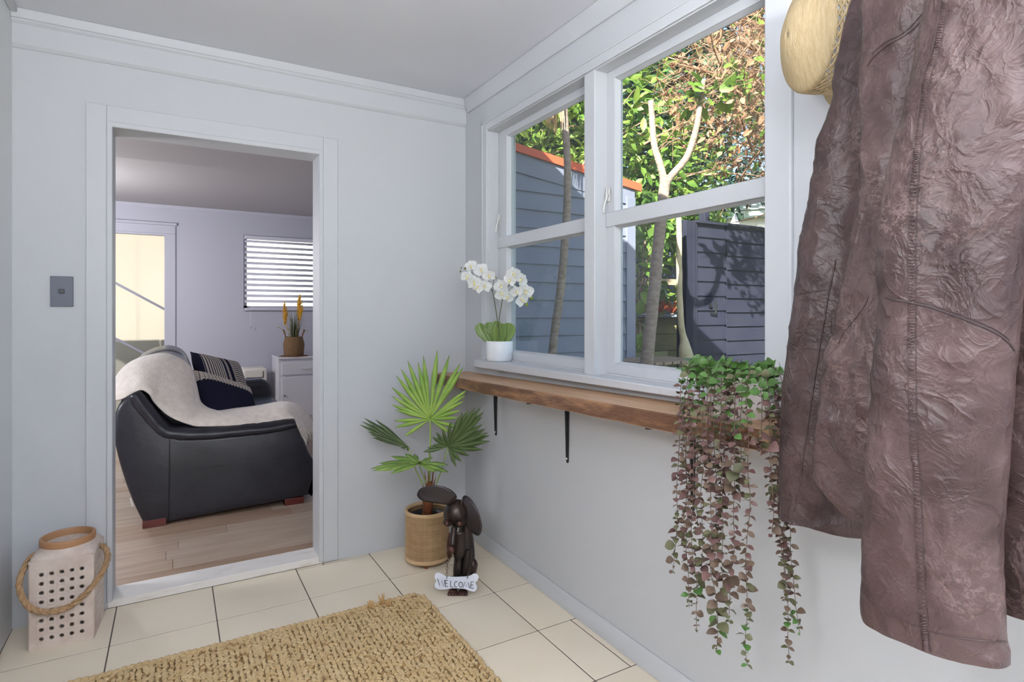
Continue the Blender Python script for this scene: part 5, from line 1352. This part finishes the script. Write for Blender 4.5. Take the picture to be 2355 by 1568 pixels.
# dry twiggy tree over the yard, nearer lobe added to shade the fence
tB = thing('twiggy_tree', 'dry brown twiggy tree overhanging the yard at window top', 'tree', (5.4, 3.3, -.35))
MB().tube(spline([(6.3, 3.0, -.35), (6.2, 3.0, 1.5), (5.8, 3.1, 2.8), (5.2, 3.3, 3.4), (4.4, 3.5, 3.7)], 20), [.11 - .004 * i for i in range(20)], 10).build('trunk', bark_br, tB, smooth=True)
mb = MB(); random.seed(41)
for k in range(2300):
    while True:
        q = Vector((random.uniform(-1, 1), random.uniform(-1, 1), random.uniform(-1, 1)))
        if q.length < 1: break
    a0 = Vector((5.15 + q.x * 1.3, 3.75 + q.y * .8, 3.45 + q.z * 1.05)) if k % 6 else Vector((3.85 + q.x * .55, 2.75 + q.y * .35, 3.25 + q.z * .75))
    if q.z < -.5 and q.x < -.3: continue
    d0 = Vector((random.uniform(-1, 1), random.uniform(-.7, .7), random.uniform(-.5, .65))).normalized(); L_ = random.uniform(.12, .42); r_ = random.choice((.0018, .0025, .0032, .005))
    side = d0.orthogonal() * random.uniform(-.12, .12) * L_
    mb.tube([a0, a0 + d0 * L_ * .5 + side, a0 + d0 * L_], [r_, r_ * .8, r_ * .4], 4)
for k in range(26):
    a0 = Vector((random.uniform(4.3, 6.1), random.uniform(3.3, 4.1), random.uniform(2.6, 4.3))); d0 = Vector((random.uniform(-1, .2), random.uniform(-.3, .4), random.uniform(-.3, .6))).normalized()
    mb.tube(spline([a0, a0 + d0 * .5 + Z_ * random.uniform(-.1, .1), a0 + d0 * 1.0 + Z_ * random.uniform(-.15, .15)], 8), [.013, .012, .011, .010, .009, .008, .006, .004], 5)
mb.build('twigs', twig_m, tB, kind='stuff')
mb = MB(); leafcloud(mb, (5.2, 3.75, 3.55), (1.3, .75, 1.05), 300, .085, 91, aspect=.5, shell=0); leafcloud(mb, (3.85, 2.75, 3.3), (.55, .35, .75), 60, .085, 92, aspect=.5, shell=0)
mb.build('green_leaves', lf_bright, tB, smooth=True)
mb = MB(); leafcloud(mb, (5.15, 3.75, 3.55), (1.3, .8, 1.05), 1300, .075, 93, aspect=.5, shell=0); leafcloud(mb, (3.85, 2.75, 3.3), (.55, .35, .8), 380, .075, 94, aspect=.5, shell=0); mb.build('dry_leaves', mat('dry_leaf', (.26, .13, .065), .8, col2=(.40, .25, .15), nscale=5, trans=.2), tB, kind='stuff')
# dark trees beyond the fence
tC = thing('evergreen_tree', 'dark blue green tree beyond the fence with sky glinting through', 'tree', (8.0, 7.2, -.35))
MB().tube([(8.0, 7.2, -.35), (8.1, 7.1, 2.2)], [.16, .1], 10).build('trunk', bark_br, tC, smooth=True)
mb = MB()
for c_, r_, n_ in (((7.6, 6.9, 3.35), (1.2, .7, .75), 900), ((8.7, 6.3, 3.75), (1.0, .7, .7), 520), ((7.0, 7.2, 3.9), (1.2, .8, 1.0), 600)): leafcloud(mb, c_, r_, n_, .17, n_, shell=0)
mb.build('crown', lf_blue, tC, smooth=True)
tD = thing('hedge_tree', 'tall dark hedge tree at the back of the yard', 'tree', (9.5, 11, -.35))
MB().tube([(9.5, 11, -.35), (9.4, 11, 3)], [.3, .2], 10).build('trunk', bark_br, tD, smooth=True)
mb = MB()
for c_, r_, n_ in (((7.2, 11.2, 3.2), (3.6, .9, 4.2), 2600), ((8.6, 10.2, 7.0), (4.5, 1.0, 2.4), 1800), ((11.5, 9.0, 8.0), (3.5, 1.0, 2.6), 1500), ((10.2, 10.4, 2.4), (1.2, .8, 2.2), 900)): leafcloud(mb, c_, r_, n_, .42, n_, shell=0)
mb.build('crown', lf_deep, tD)
# shrubs in the gap between shed and fence
def shrub(label, c, r, n, size, m_, seed):
    t_ = thing('garden_shrub', label, 'shrub', (c[0], c[1], c[2] - r[2]), group='shrubs between shed and fence')
    mb = leafcloud(MB(), c, r, n, size, seed, aspect=.55, shell=.2); mb.build('foliage', m_, t_, smooth=True)
    mb = MB(); rr = random.Random(seed)
    for k in range(6): mb.tube([Vector((c[0] + rr.uniform(-.05, .05), c[1] + rr.uniform(-.05, .05), c[2] - r[2] * 1.1)), Vector(c) + Vector((rr.uniform(-.6, .6) * r[0], rr.uniform(-.6, .6) * r[1], rr.uniform(-.2, .5) * r[2]))], [.012, .005], 5)
    mb.build('stems', bark_br, t_)
shrub('big leafed green shrub right beside the shed corner', PD(1472, 600, 6.0), (.22, .2, .45), 90, .17, lf_bright, 51)
shrub('dark shrub under the window bar beside the forked trunk', PD(1490, 520, 6.6), (.42, .3, .38), 170, .15, lf_mid, 52)
shrub('low green shrub just above the timber retaining wall', PD(1520, 680, 6.6), (.30, .25, .14), 80, .15, lf_bright, 53)
shrub('yellow green leafy plant at the foot of the shed corner', PD(1468, 760, 5.8), (.13, .12, .17), 26, .16, lf_bright, 54)
shrub('leafy shrub hanging behind the pale sunlit trunk', PD(1598, 500, 6.9), (.26, .25, .22), 90, .13, lf_mid, 55)
# dark back fence
fdk = mat('blue_black_paint', (.030, .040, .060), .6, col2=(.04, .05, .075), nscale=4)
bf = thing('back_fence', 'blue black paling fence behind the shrubs', 'fence', (6.2, 7.0, -.35))
for k in range(14):
    B(4.6 + .25 * k, 4.6 + .25 * k + .235, 7.0, 7.03, -.35, 2.15).build('paling', fdk, bf)
for zz in (.6, 1.75): B(4.6, 8.1, 7.03, 7.08, zz, zz + .1).build('rail', fdk, bf)
B(6.5, 6.62, 6.92, 7.0, -.35, 2.3).build('post', fdk, bf)
# timber retaining wall with red bromeliads above
rw = thing('retaining_wall', 'sunlit timber retaining wall with stacked sleepers', 'wall', (5.2, 5.4, -.35))
slp = mat('sunlit_timber', (.52, .47, .20), .8, col2=(.40, .40, .15), nscale=3, stretch=(1, 4, 4), bump=.3, bscale=20)  # yellow of the sunlight put into the timber colour
for k in range(7): B(4.2, 6.0, 5.40 + .008 * k, 5.52, -.35 + .215 * k, -.35 + .215 * k + .208).build('sleeper', slp, rw, bevel=.006)
B(4.2, 6.0, 5.34, 5.54, 1.157, 1.19).build('capping', mat('capping_blue', (.30, .35, .42), .5), rw, bevel=.004)
gb = thing('garden_beam', 'pale timber beam lying above the red bromeliads', 'beam', (5.4, 5.9, 1.3))
B(4.6, 6.4, 5.84, 5.94, 1.60, 1.68).build('plank', mat('pale_plank', (.55, .42, .27), .8), gb)
for x in (4.7, 6.3): B(x - .04, x + .04, 5.87, 5.92, -.35, 1.6).build('post', bark_br, gb)
brom_m = mat('bromeliad_red', (.42, .085, .035), .6, col2=(.55, .16, .06), nscale=6, trans=.2)
for k, (u, lab) in enumerate(((1478, 'red bromeliad beside the shed corner'), (1512, 'red bromeliad behind the forked trunk'), (1546, 'red bromeliad beside the pale trunk'))):
    c0 = PD(u, 718, 6.35); c0.z = 1.20
    t_ = thing('bromeliad', lab + ' on the retaining wall', 'plant', c0, group='red bromeliads on the wall')
    rr = random.Random(k); mb = MB()
    for q in range(26):
        a = rr.uniform(0, 6.28); L_ = rr.uniform(.14, .24); d0 = Vector((cos(a), sin(a), 0))
        leaflet(mb, c0, c0 + d0 * L_ * .75 + Z_ * L_ * rr.uniform(.5, 1.0), .016, Z_, droop=.15)
    mb.build('leaves', brom_m, t_)
    MB().tube([c0, c0 + Z_ * .06], .02, 8).build('stem', bark_br, t_)
soil2 = B(4.2, 8.0, 5.5, 7.0, -.35, 1.17).build('raised_bed', mat('bed_soil', (.12, .075, .045), .95, bump=.5, bscale=20)); structure(soil2, 'raised planting bed behind the retaining wall', 'bed')
# slatted bench end and boxed step seen at the foot of the glass
bn = thing('slatted_bench', 'weathered slatted timber bench outside at the foot of window', 'bench', (3.5, 3.75, -.35))
bn_m = mat('weathered_slats', (.40, .30, .21), .8, col2=(.32, .23, .15), nscale=5, stretch=(1, 6, 1))
for k in range(7): B(3.30 + .1 * k, 3.30 + .1 * k + .085, 3.5, 4.0, .785, .81).build('slat', bn_m, bn, bevel=.003)
for x in (3.34, 3.92):
    for y in (3.54, 3.94): B(x - .03, x + .03, y - .03, y + .03, -.35, .785).build('leg', bn_m, bn)
pb = thing('planter_box', 'dark green timber planter box beside the forked trunk', 'planter', (4.2, 4.5, -.35))
pbm = mat('green_timber', (.22, .24, .11), .85, col2=(.16, .18, .08), nscale=6)  # darker green timber tone
for k in range(5): B(3.95, 4.45, 4.40, 4.43, -.35 + .235 * k, -.35 + .235 * k + .225).build('board', pbm, pb)
B(3.95, 3.98, 4.43, 4.8, -.35, .80).build('side', pbm, pb); B(4.42, 4.45, 4.43, 4.8, -.35, .80).build('side', pbm, pb); B(3.95, 4.45, 4.78, 4.8, -.35, .80).build('side', pbm, pb)
B(3.98, 4.42, 4.43, 4.78, .6, .72).build('soil', MATS['bed_soil'], pb)
# dark weatherboard fence and made-up gate
fn = thing('board_fence', 'dark charcoal weatherboard fence in dappled shade', 'fence', (5.7, 4.22, -.35))
fnm = mat('charcoal_paint', (.022, .024, .042), .75, col2=(.030, .032, .050), nscale=3, spec=.2)
for (xa, xb) in ((5.12, 7.6),):
    for k in range(16):
        z0 = -.30 + .152 * k; z1 = min(z0 + .156, 2.145)
        MB().prism([(xa, 4.195, z0), (xa, 4.213, z1), (xa, 4.225, z1), (xa, 4.225, z0)], (xb - xa, 0, 0)).build('weatherboard', fnm, fn)
B(5.105, 7.6, 4.17, 4.26, 2.145, 2.17).build('capping', fnm, fn, bevel=.003)
for x in (5.12, 7.5): B(x, x + .10, 4.225, 4.30, -.35, 2.145).build('post', fnm, fn, bevel=.004)
gt = thing('reflection_gate', 'dark fence end with black bolt, made a gate from a reflection', 'gate', (4.86, 4.21, -.3))  # gate made up from a doorframe's reflection in the window glass
for k in range(16):
    z0 = -.28 + .152 * k; z1 = min(z0 + .156, 2.14)
    MB().prism([(4.64, 4.195, z0), (4.64, 4.213, z1), (4.64, 4.225, z1), (4.64, 4.225, z0)], (.455, 0, 0)).build('board', fnm, gt)
B(4.615, 4.645, 4.185, 4.235, -.3, 2.15).build('stile', fnm, gt)
B(4.47, 4.57, 4.20, 4.30, -.35, 2.16).build('post', fnm, gt, bevel=.004)
B(4.47, 4.60, 4.17, 4.20, -.35, 2.15).build('corner_board', fnm, gt, bevel=.003)
B(4.62, 5.095, 4.17, 4.25, 2.14, 2.165).build('capping', fnm, gt)
B(4.885, 4.965, 4.30, 4.38, -.35, 2.33).build('post', fnm, gt, bevel=.004)
mb = MB().tube([(4.91, 4.175, 1.34), (4.91, 4.175, 1.20)], .012, 8); mb.tube([(4.84, 4.18, 1.215), (4.92, 4.175, 1.205)], .010, 8); mb.box(4.83, 4.86, 4.175, 4.195, 1.27, 1.31); mb.build('bolt', metal_dark, gt)
# neighbour's house
nh = thing('neighbour_house', 'neighbouring white house with grey green hip roof beyond fence', 'house', (14.5, 11.5, -.35))
nh_wall = mat('white_render', (.72, .72, .76), .7); tilem = mat('roof_tile_green', (.32, .38, .37), .6)
hx0, hy0 = 12.95, 10.9                                      # roof corner facing the yard
HA = -YAW - .32; ax = Vector((cos(HA), sin(HA), 0)); ay = Vector((-sin(HA), cos(HA), 0))          # house stands square to the view across the fence
H0 = PD(1640, 500, 16.0); H0.z = 0
def HP(a, b, z): p = H0 + ax * a + ay * b; p.z = z; return p
def hbox(a0, a1, b0, b1, z0, z1): return MB().add([HP(a0, b0, z0), HP(a1, b0, z0), HP(a1, b1, z0), HP(a0, b1, z0), HP(a0, b0, z1), HP(a1, b0, z1), HP(a1, b1, z1), HP(a0, b1, z1)], [(0, 3, 2, 1), (4, 5, 6, 7), (0, 1, 5, 4), (1, 2, 6, 5), (2, 3, 7, 6), (3, 0, 4, 7)])
hbox(-1.2, 6, .5, 7, -.35, 3.86).build('wall', nh_wall, nh)
hbox(-1.7, 6.5, .0, 7.5, 3.84, 3.99).build('gutter', mat('gutter_green', (.30, .40, .38), .5), nh)
rid = 4.95
mb = MB().add([HP(-1.75, -.05, 3.99), HP(6.5, -.05, 3.99), HP(6.5, 7.5, 3.99), HP(-1.75, 7.5, 3.99), HP(1.3, 3.6, rid), HP(4.2, 3.6, rid)], [(0, 1, 5, 4), (1, 2, 5), (2, 3, 4, 5), (3, 0, 4)])
ro_ = mb.build('roof', tilem, nh)
for k in range(12):
    f = k / 12
    a0, b0, z0 = -1.75 + (1.3 + 1.75) * f, -.05 + 3.65 * f, 3.99 + (rid - 3.99) * f; a1 = 6.5 + (4.2 - 6.5) * f
    MB().bar(HP(a0, b0, z0 + .015), HP(a1, b0, z0 + .015), .03, .03).build('tile_course', tilem, ro_)
wf = hbox(1.15, 2.3, .44, .52, 2.4, 3.65).build('window', mat('joinery_white', (.8, .8, .8), .5), nh)
hbox(1.25, 2.2, .42, .45, 2.5, 3.55).build('pane', mat('dark_pane', (.08, .10, .14), .1), wf)
# pale screen added behind the far wall for glare through blind and frosted door
pf = thing('glare_screen', 'pale screen added for glare through blind and frosted door', 'fence', (0, 13.6, -.35))
for k in range(24): B(-6 + .6 * k, -6 + .6 * k + .59, 13.6, 13.64, -.35, 3.4).build('paling', mat('glare_screen_paint', (.80, .79, .77), .8), pf)
lw2 = thing('low_backing_wall', 'low grey wall added to darken the lower frosted door', 'wall', (-.6, 9.2, -.35))  # added outside to darken the lower part of the frosted glass
for k in range(8):
    for j in range(5): B(-2.4 + .45 * k + .2 * (j % 2), -2.4 + .45 * k + .2 * (j % 2) + .44, 9.2, 9.4, -.35 + .24 * j, -.35 + .24 * j + .23).build('block', mat('grey_block', (.30, .32, .34), .9), lw2)
uc = PD(1690, 600, 8.5); uc.z = -.35
um = thing('patio_umbrella', 'closed white patio umbrella poking above the dark fence', 'umbrella', uc)
MB().tube([uc, uc + Z_ * 3.0], .022, 10).build('pole', white_metal, um, smooth=True)
rows = []
for rr, zz in ((.028, 1.75), (.075, 1.85), (.092, 2.2), (.085, 2.6), (.06, 2.85), (.02, 2.98), (.004, 3.0)):
    rows.append([uc + Vector((cos(2 * pi * q / 32) * rr * (1 + .22 * cos(8 * 2 * pi * q / 32)), sin(2 * pi * q / 32) * rr * (1 + .22 * cos(8 * 2 * pi * q / 32)), zz)) for q in range(32)])
MB().grid(rows, closed=True).build('canopy', mat('umbrella_canvas', (.85, .84, .80), .9), um, smooth=True)
